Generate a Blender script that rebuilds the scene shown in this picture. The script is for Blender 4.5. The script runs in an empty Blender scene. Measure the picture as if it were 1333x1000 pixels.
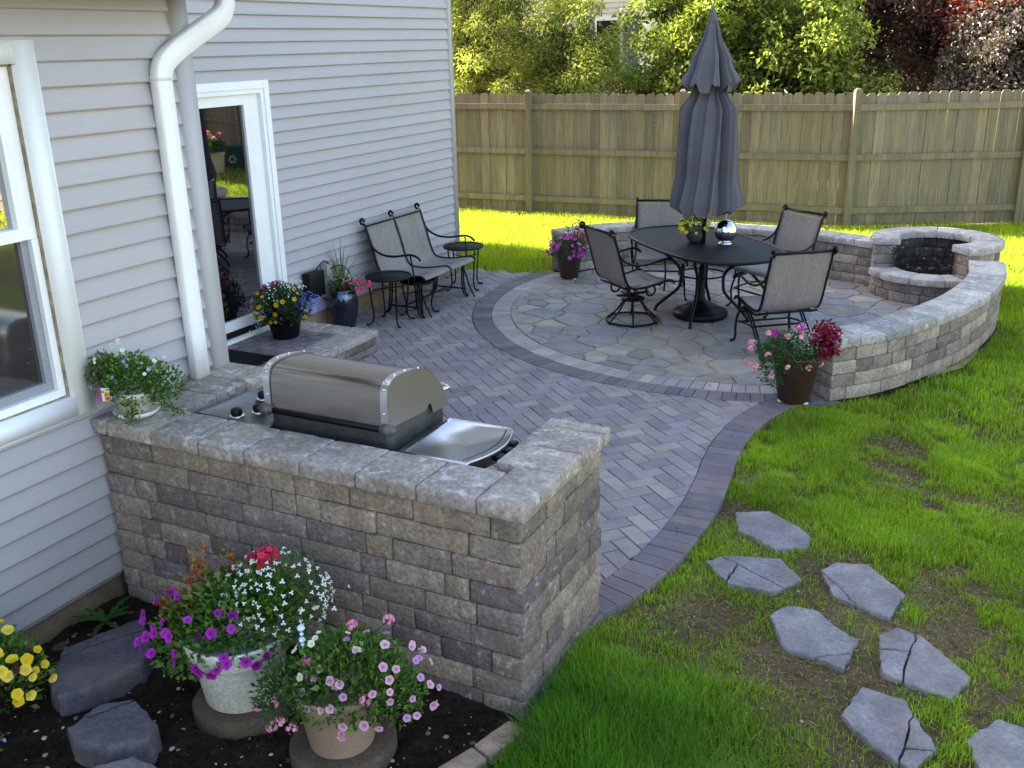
import bpy, math, random
import numpy as np
from mathutils import Vector, Matrix, noise as mnoise
random.seed(7)
R = math.radians
PI = math.pi
scn = bpy.context.scene
COL = scn.collection

# ------------------------------------------------------------------ mesh builder
class MB:
    def __init__(s):
        s.v, s.f, s.c, s.m = [], [], [], []
        s.col = (1, 1, 1); s.mi = 0
    def add(s, verts, faces, col=None, mi=None):
        o = len(s.v); s.v.extend([tuple(p) for p in verts])
        if col is None: col = s.col
        if isinstance(col, list): s.c.extend(col)
        else: s.c.extend([col] * len(verts))
        m = s.mi if mi is None else mi
        for f in faces:
            s.f.append(tuple(i + o for i in f)); s.m.append(m)
    def build(s, name, mats, parent=None, smooth=True):
        me = bpy.data.meshes.new(name)
        me.from_pydata(s.v, [], s.f)
        if not isinstance(mats, (list, tuple)): mats = [mats]
        for m in mats: me.materials.append(m)
        if len(mats) > 1: me.polygons.foreach_set('material_index', np.array(s.m, dtype=np.int32))
        at = me.attributes.new('Col', 'FLOAT_COLOR', 'POINT')
        a = np.ones((len(s.v), 4), dtype=np.float32)
        if s.c: a[:, :3] = np.array(s.c, dtype=np.float32)
        at.data.foreach_set('color', a.ravel())
        me.polygons.foreach_set('use_smooth', np.full(len(s.f), smooth, dtype=bool))
        me.update()
        o = bpy.data.objects.new(name, me); COL.objects.link(o)
        if parent is not None: o.parent = parent
        return o

def np_mesh(name, V, F, C, mat, parent=None, smooth=False):
    """V (n,3), F list of (k faces array (m,4) or (m,3)), C (n,3)"""
    me = bpy.data.meshes.new(name)
    V = np.asarray(V, dtype=np.float32)
    loops = np.concatenate([f.ravel() for f in F]).astype(np.int32)
    tot = np.concatenate([np.full(len(f), f.shape[1], dtype=np.int32) for f in F])
    start = np.concatenate([[0], np.cumsum(tot)[:-1]]).astype(np.int32)
    me.vertices.add(len(V)); me.vertices.foreach_set('co', V.ravel())
    me.loops.add(len(loops)); me.loops.foreach_set('vertex_index', loops)
    me.polygons.add(len(tot)); me.polygons.foreach_set('loop_start', start)
    me.polygons.foreach_set('loop_total', tot)
    me.polygons.foreach_set('use_smooth', np.full(len(tot), smooth, dtype=bool))
    at = me.attributes.new('Col', 'FLOAT_COLOR', 'POINT')
    a = np.ones((len(V), 4), dtype=np.float32); a[:, :3] = C
    at.data.foreach_set('color', a.ravel())
    me.materials.append(mat); me.update(); me.validate()
    o = bpy.data.objects.new(name, me); COL.objects.link(o)
    if parent is not None: o.parent = parent
    return o

def tag(o, label=None, cat=None, group=None, kind=None):
    if label: o['label'] = label
    if cat: o['category'] = cat
    if group: o['group'] = group
    if kind: o['kind'] = kind
    return o
def empty(name, loc=(0, 0, 0), rz=0.0):
    o = bpy.data.objects.new(name, None); COL.objects.link(o)
    o.location = loc; o.rotation_euler = (0, 0, rz); o.empty_display_size = .1
    return o
def copy_tree(o, parent=None):
    c = o.copy(); COL.objects.link(c); c.parent = parent
    for ch in list(o.children): copy_tree(ch, c)
    return c

def box(mb, x0, x1, y0, y1, z0, z1, col=None, mi=None):
    v = [(x0,y0,z0),(x1,y0,z0),(x1,y1,z0),(x0,y1,z0),(x0,y0,z1),(x1,y0,z1),(x1,y1,z1),(x0,y1,z1)]
    f = [(3,2,1,0),(4,5,6,7),(0,1,5,4),(1,2,6,5),(2,3,7,6),(3,0,4,7)]
    mb.add(v, f, col, mi)

def rblock(mb, size, fmap, r=.01, amp=.004, seed=0, col=(1,1,1), step=.06, mi=None, colf=None):
    """rounded, slightly rough block centred on the origin, mapped by fmap(p)"""
    h = [s/2 for s in size]
    ax = []
    for k in range(3):
        n = max(1, int(round(2*(h[k]-r)/step)))
        ax.append([-h[k]] + [-(h[k]-r) + 2*(h[k]-r)*i/n for i in range(n+1)] + [h[k]])
    idx = {}; V = []; F = []
    so = Vector((seed*13.37 % 97, seed*7.13 % 89, seed*3.71 % 83))
    def vert(i, j, k):
        key = (i, j, k)
        if key in idx: return idx[key]
        p = Vector((ax[0][i], ax[1][j], ax[2][k]))
        q = Vector([max(-(h[a]-r), min(h[a]-r, p[a])) for a in range(3)])
        d = p - q
        if d.length > 1e-9: p = q + d.normalized()*r
        if amp: p = p + mnoise.noise_vector(p*9 + so)*amp + mnoise.noise_vector(p*34 + so)*amp*.45
        idx[key] = len(V); V.append(p); return idx[key]
    n = [len(a)-1 for a in ax]
    for (a, b, c) in ((0,1,2),(1,2,0),(2,0,1)):
        for side in (0, n[c]):
            for i in range(n[a]):
                for j in range(n[b]):
                    q = []
                    for (ii, jj) in ((i,j),(i+1,j),(i+1,j+1),(i,j+1)):
                        t = [0,0,0]; t[a] = ii; t[b] = jj; t[c] = side; q.append(vert(*t))
                    F.append(tuple(q) if side else tuple(reversed(q)))
    cols = [colf(p, col) for p in V] if colf else col
    mb.add([fmap(p) for p in V], F, cols, mi)

def tube(mb, pts, r, n=6, closed=False, col=None, cap=True, mi=None, flat=None):
    """r a number or list; flat=(a,b) gives an elliptic section"""
    P = [Vector(p) for p in pts]; m = len(P)
    rr = r if isinstance(r, (list, tuple)) else [r]*m
    T = []
    for i in range(m):
        if closed: t = P[(i+1) % m] - P[i-1]
        else: t = P[min(i+1, m-1)] - P[max(i-1, 0)]
        T.append(t.normalized())
    up = Vector((0,0,1)) if abs(T[0].z) < .9 else Vector((1,0,0))
    N = (up - T[0]*up.dot(T[0])).normalized()
    V = []
    for i in range(m):
        N = (N - T[i]*N.dot(T[i]))
        N = N.normalized() if N.length > 1e-6 else T[i].orthogonal().normalized()
        B = T[i].cross(N)
        for k in range(n):
            a = 2*PI*(k+.5)/n
            V.append(P[i] + (N*math.cos(a) + B*math.sin(a))*rr[i])
    F = []
    for i in range(m if closed else m-1):
        j = (i+1) % m
        for k in range(n):
            F.append((i*n+k, i*n+(k+1) % n, j*n+(k+1) % n, j*n+k))
    if cap and not closed:
        F.append(tuple(reversed(range(n)))); F.append(tuple(range((m-1)*n, m*n)))
    mb.add(V, F, col, mi)

def spline(pts, n=6):
    P = [Vector(p) for p in pts]; out = []
    for i in range(len(P)-1):
        p0 = P[max(i-1,0)]; p1 = P[i]; p2 = P[i+1]; p3 = P[min(i+2,len(P)-1)]
        for k in range(n):
            t = k/n
            out.append(.5*((2*p1) + (p2-p0)*t + (2*p0-5*p1+4*p2-p3)*t*t + (3*p1-p0-3*p2+p3)*t**3))
    out.append(P[-1]); return out

def lathe(mb, prof, n=32, c=(0,0,0), col=None, mi=None, mod=None, colf=None):
    V = []; C = []
    for (r, z) in prof:
        for k in range(n):
            a = 2*PI*k/n
            q = mod(r, z, a) if mod else r
            V.append((c[0]+q*math.cos(a), c[1]+q*math.sin(a), c[2]+z))
            if colf: C.append(colf(r, z, a))
    F = []
    for i in range(len(prof)-1):
        for k in range(n):
            F.append((i*n+k, i*n+(k+1) % n, (i+1)*n+(k+1) % n, (i+1)*n+k))
    if prof[0][0] > 1e-6: F.append(tuple(reversed(range(n))))
    if prof[-1][0] > 1e-6: F.append(tuple(range((len(prof)-1)*n, len(prof)*n)))
    mb.add(V, F, C if colf else col, mi)

def ring_path(c, r, n=24, axis='z'):
    out = []
    for k in range(n):
        a = 2*PI*k/n
        if axis == 'z': out.append((c[0]+r*math.cos(a), c[1]+r*math.sin(a), c[2]))
        elif axis == 'x': out.append((c[0], c[1]+r*math.cos(a), c[2]+r*math.sin(a)))
        else: out.append((c[0]+r*math.cos(a), c[1], c[2]+r*math.sin(a)))
    return out

def clip(poly, n, d):
    """keep the part of a 2-D polygon where p.n <= d"""
    out = []
    for i in range(len(poly)):
        a = poly[i]; b = poly[(i+1) % len(poly)]
        da = a[0]*n[0]+a[1]*n[1]-d; db = b[0]*n[0]+b[1]*n[1]-d
        if da <= 0: out.append(a)
        if (da < 0 < db) or (db < 0 < da):
            t = da/(da-db); out.append((a[0]+(b[0]-a[0])*t, a[1]+(b[1]-a[1])*t))
    return out
def area(p): return .5*sum(p[i][0]*p[(i+1) % len(p)][1]-p[(i+1) % len(p)][0]*p[i][1] for i in range(len(p)))
def pip(P, poly):
    x, y = P[:,0], P[:,1]; inside = np.zeros(len(P), bool); n = len(poly); j = n-1
    for i in range(n):
        xi, yi = poly[i]; xj, yj = poly[j]
        c = ((yi > y) != (yj > y)) & (x < (xj-xi)*(y-yi)/(yj-yi+1e-12)+xi)
        inside ^= c; j = i
    return inside
def slab(mb, poly, z0, z1, bev=.004, col=None, dome=0, mi=None):
    """flat-topped piece with a chamfered rim"""
    if area(poly) < 0: poly = poly[::-1]
    n = len(poly); cx = sum(p[0] for p in poly)/n; cy = sum(p[1] for p in poly)/n
    rad = max(1e-4, min(math.hypot(p[0]-cx, p[1]-cy) for p in poly)); k = max(.3, 1-bev/rad)
    ins = [(cx+(p[0]-cx)*k, cy+(p[1]-cy)*k) for p in poly]
    V = [(p[0],p[1],z0) for p in poly]+[(p[0],p[1],z1-bev*.8) for p in poly]+[(p[0],p[1],z1) for p in ins]
    F = []
    for i in range(n):
        j = (i+1) % n
        F.append((i,j,n+j,n+i)); F.append((n+i,n+j,2*n+j,2*n+i))
    F.append(tuple(range(2*n,3*n)))
    mb.add(V, F, col, mi)

def vnoise(P, scale, seed=0):
    """vectorised value noise in 2-D, 0..1"""
    q = P*scale; i = np.floor(q).astype(np.int64); f = q-i; f = f*f*(3-2*f)
    def hsh(x, y):
        h = (x*374761393 + y*668265263 + seed*1442695041) & 0xffffffff
        h = ((h ^ (h >> 13))*1274126177) & 0xffffffff
        return ((h ^ (h >> 16)) & 0xffff)/65535.0
    a = hsh(i[:,0],i[:,1]); b = hsh(i[:,0]+1,i[:,1]); c = hsh(i[:,0],i[:,1]+1); d = hsh(i[:,0]+1,i[:,1]+1)
    return (a*(1-f[:,0])+b*f[:,0])*(1-f[:,1]) + (c*(1-f[:,0])+d*f[:,0])*f[:,1]

# ------------------------------------------------------------------ materials
def mat(name, base=(1,1,1), rough=.8, metal=0, spec=.3, var=.15, vscale=8, fine=.12, fscale=70, bump=.2, bscale=60,
        stretch=(1,1,1), speck=None, trans=0, coords='Object', coat=0, bdist=.004, tint=None):
    m = bpy.data.materials.new(name); m.use_nodes = True
    nt = m.node_tree; N = nt.nodes; L = nt.links
    b = N['Principled BSDF']; out = N['Material Output']
    tc = N.new('ShaderNodeTexCoord'); mp = N.new('ShaderNodeMapping')
    mp.inputs['Scale'].default_value = stretch
    L.new(tc.outputs[coords], mp.inputs['Vector'])
    at = N.new('ShaderNodeAttribute'); at.attribute_name = 'Col'
    mul = N.new('ShaderNodeMix'); mul.data_type = 'RGBA'; mul.blend_type = 'MULTIPLY'
    mul.inputs['Factor'].default_value = 1
    L.new(at.outputs['Color'], mul.inputs['A']); mul.inputs['B'].default_value = (*base, 1)
    cur = mul.outputs['Result']
    def nz(scale, detail=4, ro=.6):
        t = N.new('ShaderNodeTexNoise'); t.inputs['Scale'].default_value = scale
        t.inputs['Detail'].default_value = detail; t.inputs['Roughness'].default_value = ro
        L.new(mp.outputs['Vector'], t.inputs['Vector']); return t
    def vary(cur, scale, amt):
        t = nz(scale); r = N.new('ShaderNodeMapRange')
        r.inputs['From Min'].default_value = .3; r.inputs['From Max'].default_value = .7
        r.inputs['To Min'].default_value = 1-amt; r.inputs['To Max'].default_value = 1+amt
        L.new(t.outputs['Fac'], r.inputs['Value'])
        x = N.new('ShaderNodeMix'); x.data_type = 'RGBA'; x.blend_type = 'MULTIPLY'; x.inputs['Factor'].default_value = 1
        L.new(cur, x.inputs['A']); L.new(r.outputs['Result'], x.inputs['B']); return x.outputs['Result']
    if var: cur = vary(cur, vscale, var)
    if fine: cur = vary(cur, fscale, fine)
    if tint:   # (colour, noise scale, amount): patches of another tint
        t = nz(tint[1], 5); r = N.new('ShaderNodeMapRange')
        r.inputs['From Min'].default_value = .45; r.inputs['From Max'].default_value = .65
        r.inputs['To Max'].default_value = tint[2]
        L.new(t.outputs['Fac'], r.inputs['Value'])
        x = N.new('ShaderNodeMix'); x.data_type = 'RGBA'
        L.new(r.outputs['Result'], x.inputs['Factor']); L.new(cur, x.inputs['A']); x.inputs['B'].default_value = (*tint[0], 1)
        cur = x.outputs['Result']
    if speck:  # (colour, scale, threshold, amount)
        t = nz(speck[1], 6, .7); r = N.new('ShaderNodeMapRange')
        r.inputs['From Min'].default_value = speck[2]; r.inputs['From Max'].default_value = speck[2]+.1
        r.inputs['To Max'].default_value = speck[3]
        L.new(t.outputs['Fac'], r.inputs['Value'])
        x = N.new('ShaderNodeMix'); x.data_type = 'RGBA'
        L.new(r.outputs['Result'], x.inputs['Factor']); L.new(cur, x.inputs['A']); x.inputs['B'].default_value = (*speck[0], 1)
        cur = x.outputs['Result']
    L.new(cur, b.inputs['Base Color'])
    b.inputs['Roughness'].default_value = rough; b.inputs['Metallic'].default_value = metal
    b.inputs['Specular IOR Level'].default_value = spec
    if coat: b.inputs['Coat Weight'].default_value = coat; b.inputs['Coat Roughness'].default_value = .08
    if bump:
        t = nz(bscale, 5, .65); bp = N.new('ShaderNodeBump')
        bp.inputs['Strength'].default_value = bump; bp.inputs['Distance'].default_value = bdist
        L.new(t.outputs['Fac'], bp.inputs['Height']); L.new(bp.outputs['Normal'], b.inputs['Normal'])
    if trans:
        tr = N.new('ShaderNodeBsdfTranslucent'); mx = N.new('ShaderNodeMixShader'); mx.inputs['Fac'].default_value = trans
        g = N.new('ShaderNodeMix'); g.data_type = 'RGBA'; g.blend_type = 'MULTIPLY'; g.inputs['Factor'].default_value = 1
        L.new(cur, g.inputs['A']); g.inputs['B'].default_value = (1.5, 1.35, .7, 1)
        L.new(g.outputs['Result'], tr.inputs['Color'])
        L.new(b.outputs['BSDF'], mx.inputs[1]); L.new(tr.outputs['BSDF'], mx.inputs[2]); L.new(mx.outputs['Shader'], out.inputs['Surface'])
    return m

M = {}
M['siding'] = mat('vinyl_siding', (.435,.412,.435), .55, spec=.35, var=.05, vscale=1.5, fine=.03, fscale=40, bump=.05, bscale=25, stretch=(1,.15,1.5))
M['white'] = mat('white_vinyl', (.88,.88,.88), .4, spec=.4, var=.04, vscale=3, fine=.03, fscale=60, bump=.03, bscale=40)
M['post_trim'] = mat('corner_trim_vinyl', (.46,.44,.45), .5, var=.04, vscale=2, fine=.03, bump=.03)
M['caulk'] = mat('old_caulk', (.30,.24,.16), .8, var=.4, vscale=20)
M['foundation'] = mat('foundation_concrete', (.30,.21,.13), .9, var=.3, vscale=5, fine=.2, bump=.5, bscale=40)
M['stone'] = mat('tumbled_stone', (1,1,1), .9, spec=.2, var=.22, vscale=9, fine=.36, fscale=60, bump=1, bscale=55, bdist=.012,
                 speck=((.60,.55,.50), 21, .565, .55), tint=((.15,.115,.10), 3.6, .3))
M['capstone'] = mat('cap_stone', (1,1,1), .9, spec=.2, var=.22, vscale=7, fine=.34, fscale=55, bump=1, bscale=60, bdist=.010,
                 speck=((.70,.67,.65), 13, .535, .65))
M['paver'] = mat('clay_paver', (1,1,1), .85, spec=.25, var=.15, vscale=5, fine=.16, fscale=90, bump=.5, bscale=100, bdist=.005, speck=((.40,.31,.20), 2.6, .60, .22))
M['flag'] = mat('bluestone_flag', (1,1,1), .75, spec=.3, var=.22, vscale=6, fine=.12, fscale=40, bump=.5, bscale=22, bdist=.006, tint=((.30,.22,.17), 5, .25))
M['joint'] = mat('joint_sand', (.36,.24,.135), .95, spec=.1, var=.35, vscale=6, fine=.25, fscale=120, bump=.5, bscale=200)
M['darkjoint'] = mat('paver_joint', (.075,.065,.065), .95, spec=.1, var=.3, vscale=10, fine=.2, bump=.4, bscale=200)
M['soil'] = mat('garden_soil', (.030,.019,.013), .95, spec=.1, var=.4, vscale=5, fine=.4, fscale=60, bump=1, bscale=45, bdist=.02,
                speck=((.14,.10,.07), 55, .66, .5))
M['ground'] = mat('lawn_ground', (.135,.093,.053), .95, spec=.1, var=.4, vscale=1.6, fine=.35, fscale=40, bump=.8, bscale=30, bdist=.02, coords='Object',
                tint=((.10,.068,.038), 1.3, .7), speck=((.27,.19,.11), 60, .62, .5))
M['grass'] = mat('grass_blade', (1,1,1), .55, spec=.25, var=0, fine=0, bump=0, trans=.35)
M['leaf'] = mat('leaf', (1,1,1), .5, spec=.35, var=0, fine=0, bump=0, trans=.35)
M['darkleaf'] = mat('plum_leaf', (1,1,1), .45, spec=.4, var=0, fine=0, bump=0, trans=.12)
M['petal'] = mat('petal', (1,1,1), .55, spec=.2, var=0, fine=0, bump=0, trans=.25)
M['bark'] = mat('bark', (.09,.065,.045), .9, var=.3, vscale=10, bump=.8, bscale=30, stretch=(1,1,.25))
M['fence'] = mat('weathered_cedar', (1,1,1), .85, spec=.2, var=.2, vscale=5, fine=.25, fscale=30, bump=.5, bscale=40, stretch=(2,2,.12),
                 tint=((.165,.135,.065), 1.3, .35), speck=((.05,.035,.02), 9, .69, .8))
M['iron'] = mat('black_wrought_iron', (.0055,.0055,.006), .45, spec=.25, var=.2, fine=.1, bump=.15, bscale=90)
M['mesh_top'] = mat('expanded_metal', (.0065,.007,.011), .55, spec=.22, var=.25, vscale=5, fine=.45, fscale=170, bump=.6, bscale=170, bdist=.004)
M['sling'] = mat('sling_fabric', (.27,.235,.215), .8, spec=.2, var=.10, vscale=4, fine=.28, fscale=60, bump=.35, bscale=160, stretch=(3,.35,.35))
M['canvas'] = mat('umbrella_canvas', (.125,.118,.135), .85, spec=.15, var=.10, vscale=3, fine=.12, fscale=120, bump=.25, bscale=160)
M['plastic'] = mat('black_plastic', (.005,.005,.0055), .45, spec=.25, var=.1, bump=.1)
M['steel'] = mat('brushed_steel', (.40,.365,.33), .2, metal=1, var=.06, vscale=3, fine=.07, fscale=40, bump=.04, bscale=60, stretch=(.12,1,1))
M['sideplate'] = mat('painted_end_cap', (.22,.19,.165), .42, metal=.5, spec=.4, var=.06, fine=.05, bump=.05)
M['bright'] = mat('polished_steel', (.74,.75,.77), .22, metal=1, var=.04, fine=.04, bump=.03)
M['shelf'] = mat('shelf_steel', (.60,.61,.63), .27, metal=1, var=.05, vscale=3, fine=.03, fscale=60, bump=.03, bscale=60, stretch=(1,.15,1))
M['dull_shelf'] = mat('dull_shelf_steel', (.22,.21,.205), .38, metal=1, var=.1, fine=.1, bump=.05)
M['castbox'] = mat('cast_aluminium', (.07,.068,.07), .45, metal=.5, var=.3, vscale=12, fine=.2, bump=.3, bscale=50, speck=((.25,.25,.26), 20, .64, .5))
M['grey_knob'] = mat('hinge_cap', (.12,.115,.11), .5, metal=.4, bump=.1)
M['mirror'] = mat('mirror_ball', (.85,.87,.90), .02, metal=1, var=0, fine=0, bump=0)
M['white_pot'] = mat('glazed_white_pot', (.72,.70,.65), .5, spec=.4, var=.08, vscale=5, fine=.28, fscale=75, bump=.2, bscale=80, tint=((.40,.30,.19), 3.2, .22), speck=((.33,.22,.12), 24, .66, .5))
M['cream_pot'] = mat('cream_plastic_pot', (.82,.78,.70), .5, var=.05, bump=.05)
M['tan_pot'] = mat('tan_clay_pot', (.36,.26,.19), .7, var=.12, vscale=6, fine=.12, fscale=80, bump=.15, bscale=90)
M['brown_pot'] = mat('brown_glazed_pot', (.048,.024,.016), .4, spec=.45, var=.25, vscale=7, bump=.12)
M['black_pot'] = mat('dark_pot', (.006,.005,.005), .45, spec=.25, var=.2, bump=.1)
M['blue_urn'] = mat('blue_glazed_urn', (.010,.013,.028), .2, spec=.6, var=.3, vscale=5, bump=.08, coat=.4)
M['blue_glaze'] = mat('light_blue_glaze', (.10,.17,.30), .15, spec=.6, var=.4, vscale=25, bump=.05, coat=.5)
M['grey_bowl'] = mat('slate_bowl', (.05,.05,.062), .5, var=.15, bump=.1)
M['pad'] = mat('aggregate_concrete', (.115,.085,.062), .95, spec=.15, var=.2, vscale=8, fine=.3, fscale=90, bump=.9, bscale=110, bdist=.008, speck=((.40,.33,.26), 75, .66, .7))
M['caststone'] = mat('cast_stepping_stone', (1,1,1), .85, spec=.25, var=.25, vscale=7, fine=.25, fscale=50, bump=.9, bscale=32, bdist=.010, tint=((.23,.165,.15), 4.5, .4), speck=((.5,.48,.47), 30, .66, .5))
M['brick'] = mat('edging_brick', (.36,.25,.19), .9, var=.2, vscale=8, fine=.2, bump=.5)
M['pebble'] = mat('pebble', (1,1,1), .8, var=.15, vscale=30, bump=.3)
M['mat'] = mat('door_mat', (.012,.011,.012), .95, spec=.1, var=.3, vscale=12, fine=.4, fscale=150, bump=.8, bscale=180)
M['roof'] = mat('asphalt_shingle', (.07,.065,.06), .95, var=.2, bump=.5)
M['dark_window'] = mat('dark_room', (.02,.02,.022), .15, spec=.5, var=.1, bump=0)
M['cream_siding'] = mat('cream_siding', (.66,.62,.48), .6, var=.05, bump=.05)
M['shutter'] = mat('blue_shutter', (.10,.14,.22), .6, var=.1)
M['green_bin'] = mat('green_plastic', (.012,.10,.05), .45, spec=.4, var=.05, bump=.05)
M['beige_bin'] = mat('beige_plastic', (.62,.52,.33), .5, var=.06, bump=.05)
M['mark'] = mat('white_mark', (.8,.8,.8), .6, var=0, fine=0, bump=0)
M['outlet'] = mat('outlet_cover', (.36,.33,.31), .4, var=.05, bump=.03)
M['crystal'] = mat('crystal_glass', (.55,.65,.85), .08, spec=.9, var=.1, bump=0, coat=.5)
M['tagcard'] = mat('plant_tag', (1,1,1), .5, var=0, fine=0, bump=0)
M['soot'] = mat('ash', (.02,.018,.017), .95, var=.4, vscale=12, bump=.8)

def glass_mat(name, dark, refl, ior_like=.5, rough=.015):
    m = bpy.data.materials.new(name); m.use_nodes = True; nt = m.node_tree; N = nt.nodes; L = nt.links
    b = N['Principled BSDF']; b.inputs['Roughness'].default_value = .7; b.inputs['Specular IOR Level'].default_value = 0
    tc = N.new('ShaderNodeTexCoord'); nz = N.new('ShaderNodeTexNoise'); nz.inputs['Scale'].default_value = 2.5
    L.new(tc.outputs['Object'], nz.inputs['Vector'])
    cr = N.new('ShaderNodeMix'); cr.data_type = 'RGBA'; L.new(nz.outputs['Fac'], cr.inputs['Factor'])
    cr.inputs['A'].default_value = (*[d*.5 for d in dark], 1); cr.inputs['B'].default_value = (*[d*1.5 for d in dark], 1)
    L.new(cr.outputs['Result'], b.inputs['Base Color'])
    g = N.new('ShaderNodeBsdfGlossy'); g.inputs['Roughness'].default_value = rough; g.inputs['Color'].default_value = (.95,.97,1,1)
    lw = N.new('ShaderNodeLayerWeight'); lw.inputs['Blend'].default_value = .35
    r = N.new('ShaderNodeMapRange'); r.inputs['To Min'].default_value = refl; r.inputs['To Max'].default_value = min(1, refl+ior_like)
    L.new(lw.outputs['Fresnel'], r.inputs['Value'])
    mx = N.new('ShaderNodeMixShader'); L.new(r.outputs['Result'], mx.inputs['Fac'])
    L.new(b.outputs['BSDF'], mx.inputs[1]); L.new(g.outputs['BSDF'], mx.inputs[2])
    L.new(mx.outputs['Shader'], N['Material Output'].inputs['Surface'])
    return m
M['door_glass'] = glass_mat('door_glass', (.005,.005,.008), .19)
M['win_glass'] = glass_mat('window_glass', (.02,.02,.02), .42)
M['screen_glass'] = glass_mat('screened_glass', (.04,.034,.034), .16, .2, .06)

# ------------------------------------------------------------------ layout constants (metres; x away from house, y along it)
X1, X2 = -3.73, -5.72            # near wall plane, recessed wall plane
YC = 3.84                        # near wall ends here
Y2E = 9.86                       # far corner of the recessed wall
CC = (-2.22, 9.47); R0, R1, R2 = 2.34, 2.53, 2.72      # patio circle
LAWN_Z = -.035
EDGE = [(-1.46,3.1),(-1.46,3.69),(-1.385,3.91),(-1.32,4.17),(-1.275,4.54),(-1.27,4.99),(-1.30,5.38),(-1.345,5.73),(-1.365,6.14),(-1.32,6.55),(-1.20,6.88),(-1.03,7.08)]
EDGE = [(p.x,p.y) for p in spline([(x,y,0) for x,y in EDGE], 5)]
SEAT_R = [(-1.00,7.06),(-.70,7.40),(-.42,7.92),(-.17,8.55),(-.02,9.22),(.03,9.80),(.00,10.30)]        # outer face of right wall
SEAT_B = [(-4.52,10.22),(-4.22,10.66),(-3.82,10.98),(-3.25,11.16),(-2.45,11.18),(-1.85,11.08),(-1.18,10.86)]   # inner face of back wall
PIT = (-.63,10.80)

# ------------------------------------------------------------------ world, sun, camera
SUN_EL, SUN_AZ = R(31), math.atan2(-1.0, .03)      # azimuth measured from +Y towards +X
w = bpy.data.worlds.new('World'); scn.world = w; w.use_nodes = True
bg = w.node_tree.nodes['Background']; sky = w.node_tree.nodes.new('ShaderNodeTexSky')
sky.sky_type = 'NISHITA'; sky.sun_disc = False; sky.sun_elevation = SUN_EL; sky.sun_rotation = SUN_AZ % (2*PI)
sky.air_density = 1.0; sky.dust_density = 1.5; sky.ozone_density = 1.0
wb = w.node_tree.nodes.new('ShaderNodeMix'); wb.data_type = 'RGBA'; wb.blend_type = 'MULTIPLY'; wb.inputs['Factor'].default_value = 1
w.node_tree.links.new(sky.outputs['Color'], wb.inputs['A']); wb.inputs['B'].default_value = (1.10,1.0,.87,1)      # camera white balance for open shade
w.node_tree.links.new(wb.outputs['Result'], bg.inputs['Color']); bg.inputs['Strength'].default_value = .70
sd = bpy.data.lights.new('sun', 'SUN'); sd.energy = 34; sd.angle = R(.5); sd.color = (1,.93,.80)
so = bpy.data.objects.new('sun', sd); COL.objects.link(so)
to_sun = Vector((math.sin(SUN_AZ)*math.cos(SUN_EL), math.cos(SUN_AZ)*math.cos(SUN_EL), math.sin(SUN_EL)))
so.rotation_euler = to_sun.to_track_quat('Z', 'Y').to_euler(); so.location = to_sun*30
cd = bpy.data.cameras.new('camera'); cd.sensor_width = 36; cd.lens = 1275.75/1333*36; cd.clip_end = 2000; cd.clip_start = .05
cam = bpy.data.objects.new('camera', cd); COL.objects.link(cam); scn.camera = cam
rt, up, fw = Vector((.89315423,.44927577,-.0206593)), Vector((-.13031675,.3024858,.94420331)), Vector((-.43045682,.84062692,-.32871463))
cam.matrix_world = Matrix(((rt.x,up.x,-fw.x,0),(rt.y,up.y,-fw.y,0),(rt.z,up.z,-fw.z,2.54),(0,0,0,1)))
scn.view_settings.view_transform = 'Standard'; scn.view_settings.look = 'None'; scn.view_settings.exposure = 0; scn.view_settings.gamma = 1
scn.render.engine = 'CYCLES'; scn.cycles.use_denoising = True
scn.cycles.max_bounces = 6; scn.cycles.transparent_max_bounces = 4

# ------------------------------------------------------------------ ground
def grid_sheet(name, x0, x1, y0, y1, n, m, zf, mt, kind='structure', mask=None):
    mb = MB(); V = []; F = []
    for j in range(m+1):
        for i in range(n+1):
            x = x0+(x1-x0)*i/n; y = y0+(y1-y0)*j/m; V.append((x,y,zf(x,y)))
    for j in range(m):
        for i in range(n):
            if mask is None or mask(x0+(x1-x0)*(i+.5)/n, y0+(y1-y0)*(j+.5)/m):
                a = j*(n+1)+i; F.append((a,a+1,a+n+2,a+n+1))
    mb.add(V,F); return tag(mb.build(name, mt), kind=kind)
mb = MB()
xs = [-400,-60,-14,-6,4,14,60,400]; ys = [-60,-8,0,8,16,24,60,400]
V = [(x,y,LAWN_Z-.012) for y in ys for x in xs]
F = [(j*8+i,j*8+i+1,j*8+i+9,j*8+i+8) for j in range(7) for i in range(7)]
mb.add(V,F); tag(mb.build('ground', M['ground']), kind='structure')
def soilz(x, y): return LAWN_Z + .004 + .018*(mnoise.noise(Vector((x*3,y*3,1)))) + .014*mnoise.noise(Vector((x*13,y*13,5))) + .008*mnoise.noise(Vector((x*37,y*37,9)))
grid_sheet('garden_bed', -3.72, -1.40, .9, 2.99, 150, 130, soilz, M['soil'])

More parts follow.
